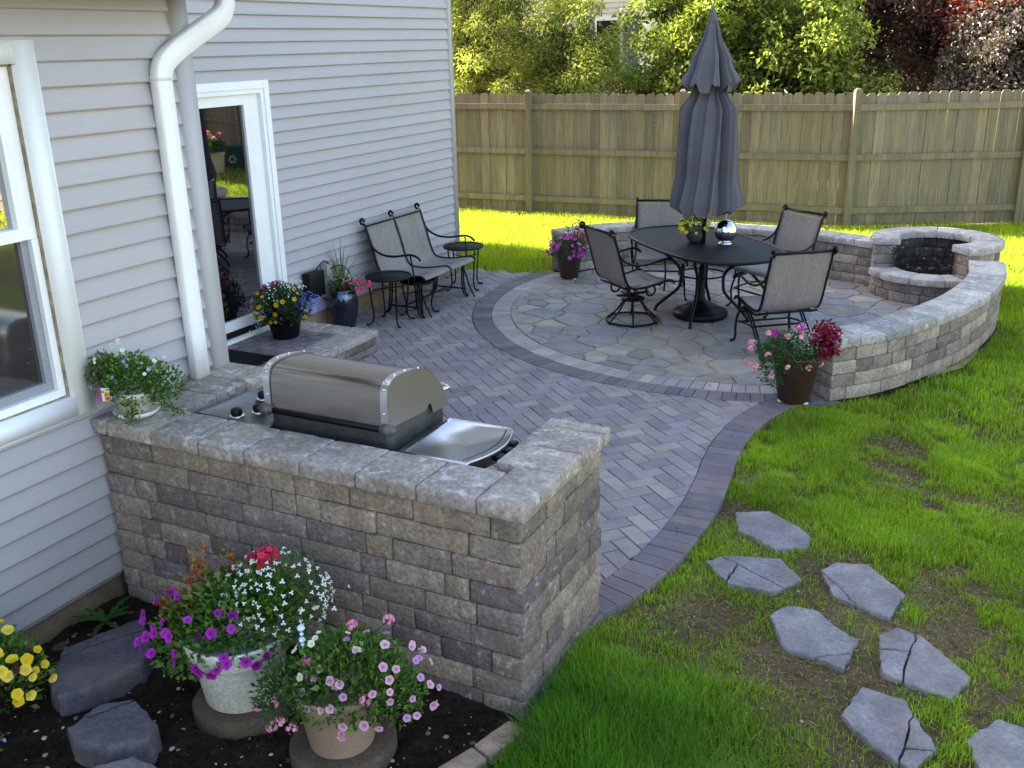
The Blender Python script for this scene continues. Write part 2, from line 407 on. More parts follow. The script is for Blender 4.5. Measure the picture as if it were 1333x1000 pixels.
# ------------------------------------------------------------------ patio: herringbone field, soldier border, circle rings, flagstones
mb = MB()
base = [(-1.30,3.2)] + [(x-.03,y) for x,y in EDGE[4:]] + [(-.85,7.35),(-.55,7.95),(-.28,8.7),(-.15,9.5),(-.2,10.2),(-1.1,11.0),(-2.4,11.3),(-3.8,11.1),(-4.4,10.5),(-4.6,10.16),(-4.9,10.04),(-5.4,10.0),(-5.72,9.97),(-5.72,3.86),(-3.5,3.86),(-3.4,3.2)]
mb.add([(x,y,-.012) for x,y in base],[tuple(range(len(base)))]); mb.add([(x,y,-.06) for x,y in base]+[(x,y,-.012) for x,y in base],[(i,(i+1)%len(base),len(base)+(i+1)%len(base),len(base)+i) for i in range(len(base))])
tag(mb.build('patio_base', M['darkjoint'], smooth=False), kind='structure')
mb = MB()
disc = [(CC[0]+(R0+.01)*math.cos(2*PI*k/96), CC[1]+(R0+.01)*math.sin(2*PI*k/96)) for k in range(96)]
C2 = (-2.5,9.0); RR2 = 2.42
for k in range(96):
    a = 2*PI*k/96; disc = clip(disc, (math.cos(a),math.sin(a)), C2[0]*math.cos(a)+C2[1]*math.sin(a)+RR2)
mb.add([(x,y,-.007) for x,y in disc],[tuple(range(len(disc)))]); tag(mb.build('patio_joint_sand', M['joint'], smooth=False), kind='structure')

def edge_near(p):
    """nearest point on the border curve, its outward normal and signed distance (inside < 0)"""
    best = None
    for i in range(len(EDGE)-1):
        a = EDGE[i]; b = EDGE[i+1]; dx, dy = b[0]-a[0], b[1]-a[1]; l2 = dx*dx+dy*dy
        t = max(0,min(1,((p[0]-a[0])*dx+(p[1]-a[1])*dy)/l2)); q = (a[0]+dx*t, a[1]+dy*t)
        d = math.hypot(p[0]-q[0],p[1]-q[1])
        if best is None or d < best[0]:
            l = math.sqrt(l2); n = (dy/l,-dx/l); best = (d,q,n)
    d,q,n = best; s = (p[0]-q[0])*n[0]+(p[1]-q[1])*n[1]
    return q,n,s
BW = .205
def in_field(p):
    if p[0] < X2-.05 or p[1] < 3.0 or p[1] > 10.12: return False
    if p[0] < X1-.02 and p[1] < YC: return False
    if p[1] > 9.9 and p[0] < -4.2 and p[1] > 10.02+.05*(p[0]+4.6)+.08: return False
    return True
PAV = [(.305,.25,.25),(.28,.235,.245),(.325,.27,.255),(.25,.21,.22),(.345,.29,.27),(.295,.24,.24),(.265,.232,.25)]
def paver(mb, poly, z, cols=PAV, j=.12, g=0.0):
    if len(poly) < 3 or abs(area(poly)) < .0006: return
    c = random.choice(cols); k = 1+random.uniform(-j,j)
    slab(mb, poly, -.05, z+random.uniform(-.0015,.0015), .0045, tuple(x*k for x in c))
mb = MB(); ang = R(45+4); ca, sa = math.cos(ang), math.sin(ang); W_ = .104; org = (-2.5,6.5)
gap = .0025
for i in range(-60,60):
    for j in range(-60,60):
        # herringbone (1:2 bricks): horizontals at (k, k mod 4 ...)
        m4 = (i-j) % 4
        if m4 == 0: r = (i,j,2,1)
        elif m4 == 2: r = (i,j-0,1,2) if False else None
        else: r = None
        if r is None and m4 == 3: r = (i,j,1,2)
        if r is None: continue
        x0,y0,x1,y1 = r[0]*W_+gap, r[1]*W_+gap, (r[0]+r[2])*W_-gap, (r[1]+r[3])*W_-gap
        poly = [(org[0]+x*ca-y*sa, org[1]+x*sa+y*ca) for x,y in ((x0,y0),(x1,y0),(x1,y1),(x0,y1))]
        c = (sum(p[0] for p in poly)/4, sum(p[1] for p in poly)/4)
        if not in_field(c): continue
        d = math.hypot(c[0]-CC[0], c[1]-CC[1])
        if d < R2-.12: continue
        if c[0] > -1.1 or (c[1] > 8 and c[0] > -3): continue
        if d < R2+.15:
            n = ((c[0]-CC[0])/d,(c[1]-CC[1])/d); poly = clip(poly,(-n[0],-n[1]),-(CC[0]*n[0]+CC[1]*n[1]+R2+.004))
        if len(poly) < 3: continue
        if c[0] > -2.2 and c[1] < 7.3:
            q,n,s = edge_near(c)
            if s > -BW+.13: continue
            if s > -BW-.15: poly = clip(poly,n,q[0]*n[0]+q[1]*n[1]-BW-.004)
        paver(mb, poly, 0)
tag(mb.build('patio', M['paver'], smooth=False), kind='structure')
BORD = [(.185,.145,.16),(.205,.165,.172),(.165,.138,.155),(.20,.155,.16),(.17,.14,.165)]
mb = MB()
L_ = [0]
for a,b in zip(EDGE,EDGE[1:]): L_.append(L_[-1]+math.hypot(b[0]-a[0],b[1]-a[1]))
def along(s):
    s = max(0,min(L_[-1]-1e-6,s))
    for i in range(len(EDGE)-1):
        if L_[i+1] >= s: break
    t = (s-L_[i])/(L_[i+1]-L_[i]); a,b = EDGE[i],EDGE[i+1]; l = L_[i+1]-L_[i]
    i0 = max(0,i-1); i1 = min(len(EDGE)-1,i+2); tx,ty = EDGE[i1][0]-EDGE[i0][0],EDGE[i1][1]-EDGE[i0][1]; l = math.hypot(tx,ty)
    return (a[0]+(b[0]-a[0])*t, a[1]+(b[1]-a[1])*t), (ty/l,-tx/l)
n = int(L_[-1]/.104)
for k in range(n):
    p0,n0 = along(k*L_[-1]/n+.002); p1,n1 = along((k+1)*L_[-1]/n-.002)
    poly = [p0,p1,(p1[0]-n1[0]*BW,p1[1]-n1[1]*BW),(p0[0]-n0[0]*BW,p0[1]-n0[1]*BW)]
    c = (sum(p[0] for p in poly)/4, sum(p[1] for p in poly)/4); d = math.hypot(c[0]-CC[0],c[1]-CC[1])
    if d < R2+.2:
        nn = ((c[0]-CC[0])/d,(c[1]-CC[1])/d); poly = clip(poly,(-nn[0],-nn[1]),-(CC[0]*nn[0]+CC[1]*nn[1]+R2+.004))
    paver(mb, poly, .003, BORD, .12)
tag(mb.build('patio_border', M['paver'], smooth=False), kind='structure')
LIGHT = [(.37,.32,.30),(.40,.345,.31),(.35,.30,.30),(.42,.37,.335),(.33,.285,.285)]
DARK = [(.205,.165,.172),(.195,.155,.16),(.155,.13,.145),(.21,.17,.175),(.17,.135,.145)]
mb = MB()
for (ra,rb,cols) in ((R0,R1,LIGHT),(R1,R2,DARK)):
    n = int(2*PI*(ra+rb)/2/.104)
    for k in range(n):
        a0 = 2*PI*k/n; a1 = 2*PI*(k+1)/n; da = .0022/ra
        am = (a0+a1)/2; c = (CC[0]+(ra+rb)/2*math.cos(am), CC[1]+(ra+rb)/2*math.sin(am))
        if c[0] > -.75 or math.hypot(c[0]-C2[0],c[1]-C2[1]) > 2.48 and c[1] > 10.25: continue
        if c[1] > 10.25 or (c[0] > -.95 and c[1] < 8): continue
        poly = [(CC[0]+r*math.cos(a),CC[1]+r*math.sin(a)) for r,a in ((ra+.002,a0+da),(rb-.002,a0+da),(rb-.002,a1-da),(ra+.002,a1-da))]
        paver(mb, poly, .001 if ra == R0 else .002, cols, .10)
tag(mb.build('patio_rings', M['paver'], smooth=False), kind='structure')
# flagstones: weighted Voronoi cells with broken edges
rs = random.Random(21); seeds = []
tries = 0
while tries < 9000:
    tries += 1
    a = rs.uniform(0,2*PI); rr = math.sqrt(rs.random())*(R0+.05); p = (CC[0]+rr*math.cos(a), CC[1]+rr*math.sin(a)); s = rs.choice([.07,.095,.12,.145,.165,.19])
    if all(math.hypot((p[0]-q[0])*.88,(p[1]-q[1])*1.08) > (s+q[2]) for q in seeds): seeds.append((p[0],p[1],s))
FLAG = [(.32,.285,.25),(.27,.255,.25),(.345,.30,.255),(.285,.265,.255),(.31,.255,.22),(.25,.245,.26),(.365,.315,.26),(.26,.225,.21)]
mb = MB()
for i,(px,py,ps) in enumerate(seeds):
    poly = [(px+.75*math.cos(2*PI*k/40),py+.75*math.sin(2*PI*k/40)) for k in range(40)]
    for j,(qx,qy,qs) in enumerate(seeds):
        if i == j: continue
        dx,dy = qx-px,qy-py; d = math.hypot(dx,dy)
        if d > 1.5: continue
        n = (dx/d,dy/d); tmid = (d*d+ps*ps*.9-qs*qs*.9)/(2*d)
        poly = clip(poly,n,px*n[0]+py*n[1]+tmid-.006-.005*rs.random())
        if len(poly) < 3: break
    for k in range(96):
        a = 2*PI*k/96; poly = clip(poly,(math.cos(a),math.sin(a)),CC[0]*math.cos(a)+CC[1]*math.sin(a)+R0-.006)
        poly = clip(poly,(math.cos(a),math.sin(a)),C2[0]*math.cos(a)+C2[1]*math.sin(a)+RR2-.08)
        if len(poly) < 3: break
    if len(poly) < 3 or abs(area(poly)) < .006: continue
    # roughen the outline
    out = []
    for k in range(len(poly)):
        a,b = poly[k],poly[(k+1)%len(poly)]; l = math.hypot(b[0]-a[0],b[1]-a[1]); m_ = max(1,int(l/.05))
        for t in range(m_):
            u = t/m_; x,y = a[0]+(b[0]-a[0])*u, a[1]+(b[1]-a[1])*u
            nv = mnoise.noise_vector(Vector((x*11,y*11,i*3.3)))*.011 + mnoise.noise_vector(Vector((x*3,y*3,i*1.7)))*.012
            out.append((x+nv.x*(0 if math.hypot(x-CC[0],y-CC[1])>R0-.03 else 1), y+nv.y*(0 if math.hypot(x-CC[0],y-CC[1])>R0-.03 else 1)))
    c = rs.choice(FLAG); k = 1+rs.uniform(-.15,.15)
    slab(mb, out, -.03, .003+rs.uniform(-.002,.003), .006, tuple(v*k for v in c))
tag(mb.build('patio_flagstones', M['flag'], smooth=False), kind='structure')

# ------------------------------------------------------------------ stone walls
BLK = [(.31,.24,.185),(.265,.21,.172),(.22,.175,.157),(.19,.152,.148),(.335,.265,.205),(.285,.225,.188),(.235,.188,.172),(.265,.205,.167),(.175,.14,.14)]
CAPC = [(.37,.31,.265),(.34,.285,.25),(.40,.34,.285),(.36,.305,.275)]
SEATC = [(.36,.305,.25),(.29,.245,.215),(.23,.195,.185),(.41,.35,.285),(.33,.28,.235),(.27,.225,.20)]
SEATCAP = [(.42,.39,.355),(.37,.345,.325),(.45,.42,.38),(.34,.32,.315)]
class Path:
    def __init__(s, pts, n=10, raw=False):
        s.p = [Vector((x,y,0)) for x,y in pts] if raw else spline([(x,y,0) for x,y in pts], n)
        s.l = [0]
        for a,b in zip(s.p,s.p[1:]): s.l.append(s.l[-1]+(b-a).length)
        s.L = s.l[-1]
    def at(s, t):
        i = 0; n = len(s.p)-1
        while i < n-1 and s.l[i+1] < t: i += 1
        d = (s.p[i+1]-s.p[i]); L = d.length; u = (t-s.l[i])/L
        # smooth tangent
        def tan(k): return (s.p[min(k+1,n)]-s.p[max(k-1,0)]).normalized()
        tg = (tan(i)*(1-u)+tan(i+1)*u).normalized(); nr = Vector((-tg.y,tg.x,0))
        return s.p[i]+d*u, tg, nr
def course(mb, path, depth, z0, z1, lens, cols, rr, off=0.0, r=.009, amp=.004, gap=.004, step=.05, t0=0, t1=None, colf=None, jit=.005):
    """a row of blocks along a path; depth extends to the left of the path direction"""
    t = t0; t1 = path.L if t1 is None else t1
    first = True
    while t < t1-.02:
        l = rr.choice(lens)
        if first: l *= rr.uniform(.5,1); first = False
        if t1-(t+l) < .09: l = t1-t
        c = rr.choice(cols); k = 1+rr.uniform(-.16,.16); c = tuple(v*k for v in c)
        o = off+rr.uniform(-jit,jit)
        def f(p, tm=t+l/2, o=o):
            q,tg,nr = path.at(max(0,min(path.L,tm+p.x)))
            ex = tm+p.x-max(0,min(path.L,tm+p.x))
            return q+tg*ex+nr*(depth/2+p.y+o)+Vector((0,0,(z0+z1)/2+p.z))
        rblock(mb,(l-gap,depth,(z1-z0)-.003),f,r,amp,rr.randint(0,9999),c,step,colf=colf)
        t += l
rg = random.Random(5)
LENS = [.13,.19,.24,.28,.31,.35]
def wall_core(mb, path, depth, z0, z1, ins=.02):
    V = []; n = 24
    for i in range(n+1):
        q,tg,nr = path.at(path.L*i/n); e = tg*(ins if i == 0 else (-ins if i == n else 0))
        for (d,z) in ((ins,z0),(depth-ins,z0),(depth-ins,z1),(ins,z1)): V.append(q+e+nr*d+Vector((0,0,z)))
    F = [(i*4+k,i*4+(k+1)%4,i*4+4+(k+1)%4,i*4+4+k) for i in range(n) for k in range(4)]+[(3,2,1,0),(n*4,n*4+1,n*4+2,n*4+3)]
    mb.add(V,F,(.05,.042,.038))
grill_wall = empty('grill_surround', (-2.6,3.05,0)); GW = grill_wall
tag(GW, 'tan tumbled stone block counter wrapped around the gas grill', 'stone counter')
def under(mb, name, mt, root, smooth=True):
    o = mb.build(name, mt, root); o.matrix_parent_inverse = Matrix.Translation(-root.location); return o
mb = MB(); H8 = .102
pf = Path([(X1+.03,2.945),(-1.485,2.945)],raw=True)             # front face
pr = Path([(-1.485,2.945),(-1.485,3.765)],raw=True)             # end face, depth to the left
pl = Path([(-3.42,3.20),(-3.42,YC+.02)],raw=True)
pe = Path([(-1.485,3.765),(-1.735,3.765)],raw=True)
wall_core(mb,pf,.24,-.05,.83); wall_core(mb,pr,.25,-.05,.83); wall_core(mb,pl,.29,-.05,.83)
for k in range(-1,8):
    z0 = .03+k*H8; z1 = z0+H8
    if z1 < 0: continue
    course(mb,pf,.235,z0,z1,LENS,BLK if k < 6 else BLK[:2]+BLK[4:6],rg,t1=pf.L-(.0 if k%2 else .235),amp=.0036,r=.008)
    course(mb,pr,.235,z0,z1,LENS,BLK if k < 6 else BLK[:2]+BLK[4:6],rg,t0=(.235 if k%2 else 0),amp=.0036,r=.008)
    course(mb,pl,.29,z0,z1,LENS,BLK,rg,amp=.0036,r=.008)
under(mb,'stone_wall',M['stone'],GW)
mb = MB(); Z0,Z1 = .847,.918
def cap(x0,x1,y0,y1,c,seed,rz=0):
    cx,cy = (x0+x1)/2,(y0+y1)/2
    k = 1+rg.uniform(-.1,.1)
    rblock(mb,(x1-x0-.004,y1-y0-.004,Z1-Z0),lambda p: Vector((cx+p.x,cy+p.y,(Z0+Z1)/2+p.z)),.010,.0035,seed,tuple(v*k for v in c),.04)
xs = [X1+.012,-3.62,-3.34,-3.11,-3.06,-2.80,-2.50,-2.22,-1.93,-1.66,-1.455]
for i in range(len(xs)-1): cap(xs[i],xs[i+1],2.915,3.19 if xs[i] < -1.75 else 3.26,rg.choice(CAPC),i+40)
ys = [3.26,3.48,3.72,3.81]
for i in range(3): cap(-1.755,-1.455,ys[i],ys[i+1],rg.choice(CAPC),i+60)
ys = [3.19,3.42,3.64,YC+.03]
for i in range(3): cap(X1+.012,-3.40,ys[i],ys[i+1],rg.choice(CAPC),i+70)
under(mb,'cap_stones',M['capstone'],GW)

def curved_wall(name, label, pts, depth, ncourse, loc):
    root = tag(empty(name,loc),label,'seat wall','curved seat walls around the flagstone circle')
    p = Path(pts); mb = MB(); wall_core(mb,p,depth,-.05,.40)
    for k in range(ncourse):
        course(mb,p,depth,.002+k*.1,.002+(k+1)*.1,[.16,.2,.24,.3,.33],SEATC,rg,amp=.003,r=.007,step=.08)
    under(mb,'stone_wall',M['stone'],root)
    mb = MB(); course(mb,p,depth+.04,.403,.478,[.24,.3,.34],SEATCAP,rg,off=-.02,amp=.003,r=.010,step=.07,jit=.002)
    under(mb,'cap_stones',M['capstone'],root); return root
# right wall: outer face runs towards +y, wall lies to its left (towards the patio)
curved_wall('seat_wall','curved grey block seat wall on the lawn side, ending beside the brown flower pot',SEAT_R,.27,4,(-.7,8,0))
# back wall: inner face, wall lies to the left = away from the patio when walking -x to +x
curved_wall('seat_wall','curved grey block seat wall behind the dining table, facing the fence',SEAT_B,.27,4,(-3,11,0))

pit = tag(empty('fire_pit',(PIT[0],PIT[1],0)),'round grey stone fire pit with raised sooty back and low front','fire pit')
def arc(r, a0, a1, n=24): return Path([(PIT[0]+r*math.cos(R(a0+(a1-a0)*k/n)),PIT[1]+r*math.sin(R(a0+(a1-a0)*k/n))) for k in range(n+1)],raw=True)
mb = MB(); hi = arc(.60,-56,200); lo = arc(.60,200,304)
def soot(p, c):
    k = max(0,min(1,(p.y-.02)/.05)); s = 1-.86*k
    return tuple(v*s for v in c)
wall_core(mb,hi,.22,-.05,.50); 
for k in range(5): course(mb,hi,.22,.002+k*.1,.002+(k+1)*.1,[.2,.24,.28],SEATC,rg,amp=.003,r=.007,step=.07,colf=soot)
under(mb,'high_back_wall',M['stone'],pit)
mb = MB(); wall_core(mb,lo,.22,-.05,.19)
for k in range(2): course(mb,lo,.22,.002+k*.1,.002+(k+1)*.1,[.14,.18,.22],SEATC[:3],rg,amp=.003,r=.008,step=.07)
under(mb,'low_front_wall',M['stone'],pit)
mb = MB(); course(mb,arc(.635,-58,203),.28,.503,.578,[.34,.4,.3],SEATCAP,rg,amp=.003,r=.01,step=.07,jit=.002); under(mb,'high_cap',M['capstone'],pit)
mb = MB(); course(mb,arc(.65,203,302),.28,.203,.275,[.30,.34],SEATCAP,rg,amp=.003,r=.01,step=.07,jit=.002); under(mb,'low_cap',M['capstone'],pit)
mb = MB(); lathe(mb,[(0,.06),(.2,.05),(.40,.03)],24,(PIT[0],PIT[1],0)); under(mb,'ash_bed',M['soot'],pit)

# door landing
land = tag(empty('door_landing',(-5.3,5.6,0)),'low paver landing with stone edge below the glass door','step')
LZ = .20; mb = MB()
for k in range(2):
    course(mb,Path([(-4.80,YC+.2),(-4.80,6.80)],raw=True),.25,.001+k*.068,.001+(k+1)*.068,[.2,.26,.32],BLK,rg,amp=.004,r=.01)
    course(mb,Path([(-4.82,6.79),(X2+.02,6.79)],raw=True),.25,.001+k*.068,.001+(k+1)*.068,[.2,.26,.32],BLK,rg,amp=.004,r=.01)
under(mb,'riser_stones',M['stone'],land)
mb = MB()
course(mb,Path([(-4.785,YC+.2),(-4.785,6.81)],raw=True),.27,.138,LZ,[.3,.36,.42],CAPC,rg,amp=.003,r=.008,jit=.002)
course(mb,Path([(-5.065,6.80),(X2+.01,6.80)],raw=True),.25,.139,LZ,[.3,.36],CAPC,rg,amp=.003,r=.008,jit=.002)
under(mb,'edge_stones',M['capstone'],land)
mb = MB(); box(mb,X2+.02,-5.06,YC+.2,6.55,.0,LZ-.012,(.3,.3,.3))
yy = YC+.22
row = 0
while yy < 6.53:
    xx = X2+.02 + (0 if row % 2 else -.1)
    while xx < -5.07:
        a = max(xx,X2+.02)+.002; b = min(xx+.2,-5.062)-.002
        if b-a > .03: paver(mb,[(a,yy+.002),(b,yy+.002),(b,min(yy+.1,6.548)-.002),(a,min(yy+.1,6.548)-.002)],LZ-.004,BORD,.15)
        xx += .2
    yy += .1; row += 1
under(mb,'paver_inlay',M['paver'],land,False)
mb = MB(); rblock(mb,(.56,.86,.014),lambda p: Vector((-5.36+p.x,5.37+p.y,LZ+.010+p.z)),.004,.001,3,(1,1,1),.1)
for sx in (-1,1): box(mb,-5.36+sx*.245-.03,-5.36+sx*.245+.03,4.95,5.79,LZ+.016,LZ+.021,(.35,.35,.35))
tag(mb.build('door_mat',M['mat']),'black rectangular door mat lying on the landing','doormat')

# ------------------------------------------------------------------ house
house = tag(empty('house',(-5.7,4,0)),'two storey house with pale lavender lap siding and white trim beside the patio','house')
EXP = .1046
def siding(mb, X, segs, zbase=.10):
    """lap siding on a wall facing +x: segs = (y0,y1,z0,z1)"""
    rs = random.Random(int(X*100))
    for (y0,y1,z0,z1) in segs:
        k0 = int(math.floor((z0-zbase)/EXP+1e-6)); z = zbase+k0*EXP
        while z < z1-1e-6:
            a = max(z,z0); b = min(z+EXP,z1)
            oa = .022-.022*(a-z)/EXP; ob = .022-.022*(b-z)/EXP
            cuts = [y0,y1]
            if y1-y0 > 2.2 and rs.random() < .55: cuts = [y0,rs.uniform(y0+.5,y1-.5),y1]
            for ci in range(len(cuts)-1):
                c0,c1 = cuts[ci],cuts[ci+1]+(.01 if ci < len(cuts)-2 else 0); n_ = max(1,int((c1-c0)/.4)); ys = [c0+(c1-c0)*i/n_ for i in range(n_+1)]
                V = []; C = []; kk = 1+rs.uniform(-.02,.02); lift = .002*ci
                for y in ys:
                    wv = .0014*math.sin(y*2.1+z*37)+.001*math.sin(y*5.3+z*91)+lift
                    V += [(X-.002,y,a),(X+oa+wv,y,a),(X+oa+wv-.001,y,a+.010),(X+ob+wv*.4,y,b)]
                    for zz in (a,a,a+.01,b):
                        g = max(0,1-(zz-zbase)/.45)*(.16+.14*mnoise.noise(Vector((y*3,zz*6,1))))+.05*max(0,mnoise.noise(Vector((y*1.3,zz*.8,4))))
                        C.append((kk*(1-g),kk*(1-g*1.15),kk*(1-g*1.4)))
                F = []
                for i in range(len(ys)-1):
                    o = i*4
                    for k in range(3): F.append((o+k,o+4+k,o+5+k,o+1+k))
                mb.add(V,F,C)
            z += EXP
WY0,WY1,WZ0,WZ1 = 2.02,2.94,.965,2.592      # window opening incl. trim
DY0,DY1,DZ0,DZ1 = 4.80,6.75,.20,2.29        # door incl. trim
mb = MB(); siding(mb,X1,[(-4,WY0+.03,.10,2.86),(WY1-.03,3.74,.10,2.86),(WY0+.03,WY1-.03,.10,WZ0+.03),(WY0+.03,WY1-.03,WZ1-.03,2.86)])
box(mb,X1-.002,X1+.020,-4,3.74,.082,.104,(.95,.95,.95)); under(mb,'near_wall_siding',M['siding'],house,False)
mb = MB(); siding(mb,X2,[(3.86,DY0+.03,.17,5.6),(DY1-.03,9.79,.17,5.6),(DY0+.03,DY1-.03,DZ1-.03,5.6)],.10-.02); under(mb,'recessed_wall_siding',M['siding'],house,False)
mb = MB()
box(mb,X1-.12,X1+.030,3.735,YC+.005,.10,2.85); under(mb,'corner_trim',M['post_trim'],house,False)
mb = MB(); box(mb,X2-.1,X2+.030,9.785,Y2E,.12,5.6); under(mb,'corner_trim',M['post_trim'],house,False)
mb = MB(); box(mb,X1-.25,X1-.012,-4,YC-.02,-.3,.10); box(mb,X2-.25,X2-.012,3.8,Y2E-.02,-.3,.17); under(mb,'foundation',M['foundation'],house,False)
mb = MB()
def wallbox(x0,x1,y0,y1,z0,z1): box(mb,x0,x1,y0,y1,z0,z1,(.9,.9,.9))
wallbox(-13,X1-.16,-4,WY0+.03,.1,2.85); wallbox(-8,X1-.16,WY1-.02,YC,.1,2.85)         # bump-out core either side of the window
wallbox(X1-.4,X1-.15,WY0,WY1,.1,WZ0+.02); wallbox(X1-.4,X1-.15,WY0,WY1,WZ1-.02,2.85)
wallbox(-13,X2-.16,-9,DY0+.04,2.85,5.6); wallbox(-13,X2-.16,YC,DY0+.04,.1,2.85); wallbox(-13,X2-.16,DY1-.04,Y2E-.01,.1,5.6); wallbox(-13,X2-.16,DY0+.03,DY1-.03,DZ1-.02,5.6)
wallbox(-13,-7.7,Y2E,11.55,0,5.6)  # unseen wing, added to throw the shadow edge across the lawn
under(mb,'rear_walls_and_added_wing',M['siding'],house,False)
mb = MB()
def gable(x0,x1,xr,y0,y1,ze,zr,t=.12):
    for (xa,xb,za,zb) in ((x0,xr,ze,zr),(xr,x1,zr,ze)):
        V = [(xa,y0,za),(xb,y0,zb),(xb,y1,zb),(xa,y1,za),(xa,y0,za+t),(xb,y0,zb+t),(xb,y1,zb+t),(xa,y1,za+t)]
        mb.add(V,[(3,2,1,0),(4,5,6,7),(0,1,5,4),(1,2,6,5),(2,3,7,6),(3,0,4,7)])
    mb.add([(x0+.4,y1-.4,ze),(x1-.4,y1-.4,ze),(xr,y1-.4,zr)],[(0,1,2)]); mb.add([(x0+.4,y0+.4,ze),(x1-.4,y0+.4,ze),(xr,y0+.4,zr)],[(2,1,0)])
gable(-13.4,X2+.40,-9.4,-9,Y2E+.25,5.6,8.5); gable(-13.4,-7.3,-10.4,Y2E+.2,11.75,5.6,8.2)  # second gable roofs the added shadow-casting wing
V = [(X2,-4.3,3.75),(X1+.40,-4.3,2.90),(X1+.40,YC+.14,2.90),(X2,YC+.14,3.75)]; mb.add(V+[(x,y,z-.1) for x,y,z in V],[(0,1,2,3),(7,6,5,4),(0,4,5,1),(1,5,6,2),(2,6,7,3),(3,7,4,0)])
under(mb,'roof',M['roof'],house,False)
# window
win = under((lambda m: (box(m,X1-.10,X1+.030,WY1-.092,WY1,WZ0,WZ1),box(m,X1-.10,X1+.030,WY0,WY0+.092,WZ0,WZ1),
      box(m,X1-.10,X1+.028,WY0+.092,WY1-.092,WZ1-.092,WZ1),box(m,X1-.10,X1+.034,WY0+.092,WY1-.092,WZ0,WZ0+.088),
      box(m,X1+.010,X1+.024,WY1,WY1+.012,WZ0-.012,WZ1),box(m,X1+.010,X1+.024,WY0,WY1,WZ0-.014,WZ0),m)[-1])(MB()),'window',M['white'],house,False)
def wpart(name, mt, boxes, parent, smooth=False):
    m = MB()
    for b in boxes: box(m,*b)
    o = m.build(name,mt,parent,smooth)
    if parent is house: o.matrix_parent_inverse = Matrix.Translation(-house.location)
    return o
wa,wb = WY0+.092,WY1-.092; za,zb = WZ0+.088,WZ1-.092
wpart('caulk_line',M['caulk'],[(X1-.09,X1-.004,wb-.010,wb+.001,za,zb),(X1-.09,X1-.004,wa-.001,wa+.01,za,zb),(X1-.09,X1-.004,wa,wb,zb-.008,zb+.001),(X1-.09,X1-.006,wa,wb,za-.001,za+.007)],win)
zr = 1.815
wpart('upper_sash',M['white'],[(X1-.09,X1-.016,wb-.095,wb-.011,zr-.03,zb-.009),(X1-.09,X1-.016,wa+.011,wa+.095,zr-.03,zb-.009),(X1-.09,X1-.017,wa+.095,wb-.095,zb-.07,zb-.009),(X1-.09,X1-.010,wa+.095,wb-.095,zr-.03,zr+.022)],win)
wpart('upper_pane',M['win_glass'],[(X1-.085,X1-.050,wa+.09,wb-.09,zr+.02,zb-.065)],win)
wpart('lower_sash',M['white'],[(X1-.09,X1-.014,wb-.045,wb-.011,za+.008,zr-.031),(X1-.09,X1-.014,wa+.011,wa+.045,za+.008,zr-.031),(X1-.09,X1-.012,wa+.045,wb-.045,za+.008,za+.045)],win)
grey = mat('screen_frame',(.30,.30,.34),.5,var=.05,bump=.03)
wpart('insect_screen_frame',grey,[(X1-.09,X1-.040,wb-.082,wb-.046,za+.046,zr-.031),(X1-.09,X1-.040,wa+.046,wa+.082,za+.046,zr-.031),(X1-.09,X1-.041,wa+.082,wb-.082,za+.046,za+.085)],win)
wpart('lower_pane',M['screen_glass'],[(X1-.088,X1-.062,wa+.08,wb-.08,za+.08,zr-.031)],win)
# patio door
door = wpart('patio_door',M['white'],[(X2-.05,X2+.030,DY1-.058,DY1,DZ0,DZ1),(X2-.05,X2+.030,DY0,DY0+.058,DZ0,DZ1),(X2-.05,X2+.029,DY0+.058,DY1-.058,DZ1-.062,DZ1),
     (X2-.06,X2+.018,DY1-.095,DY1-.058,DZ0+.03,DZ1-.062),(X2-.06,X2+.018,DY0+.058,DY0+.095,DZ0+.03,DZ1-.062),(X2-.06,X2+.017,DY0+.095,DY1-.095,DZ1-.10,DZ1-.062)],house)
wpart('threshold',M['white'],[(X2-.06,X2+.040,DY0+.058,DY1-.058,DZ0,DZ0+.030)],door)
wpart('door_track',M['plastic'],[(X2-.08,X2-.004,DY0+.095,DY1-.095,DZ0+.030,DZ0+.082)],door)
mm = (DY0+DY1)/2-.02
wpart('sliding_panel',M['white'],[(X2-.075,X2-.020,6.475,DY1-.096,DZ0+.082,DZ1-.10),(X2-.075,X2-.020,mm-.06,mm+.06,DZ0+.082,DZ1-.10),(X2-.075,X2-.020,DY0+.096,DY0+.19,DZ0+.082,DZ1-.10),
     (X2-.075,X2-.021,mm+.06,6.475,2.105,DZ1-.10),(X2-.075,X2-.021,mm+.06,6.475,DZ0+.082,.365),(X2-.075,X2-.021,DY0+.19,mm-.06,2.105,DZ1-.10),(X2-.075,X2-.021,DY0+.19,mm-.06,DZ0+.082,.365)],door)
wpart('door_pane',M['door_glass'],[(X2-.07,X2-.045,mm+.055,6.48,.36,2.11),(X2-.071,X2-.046,DY0+.185,mm-.055,.36,2.11)],door)
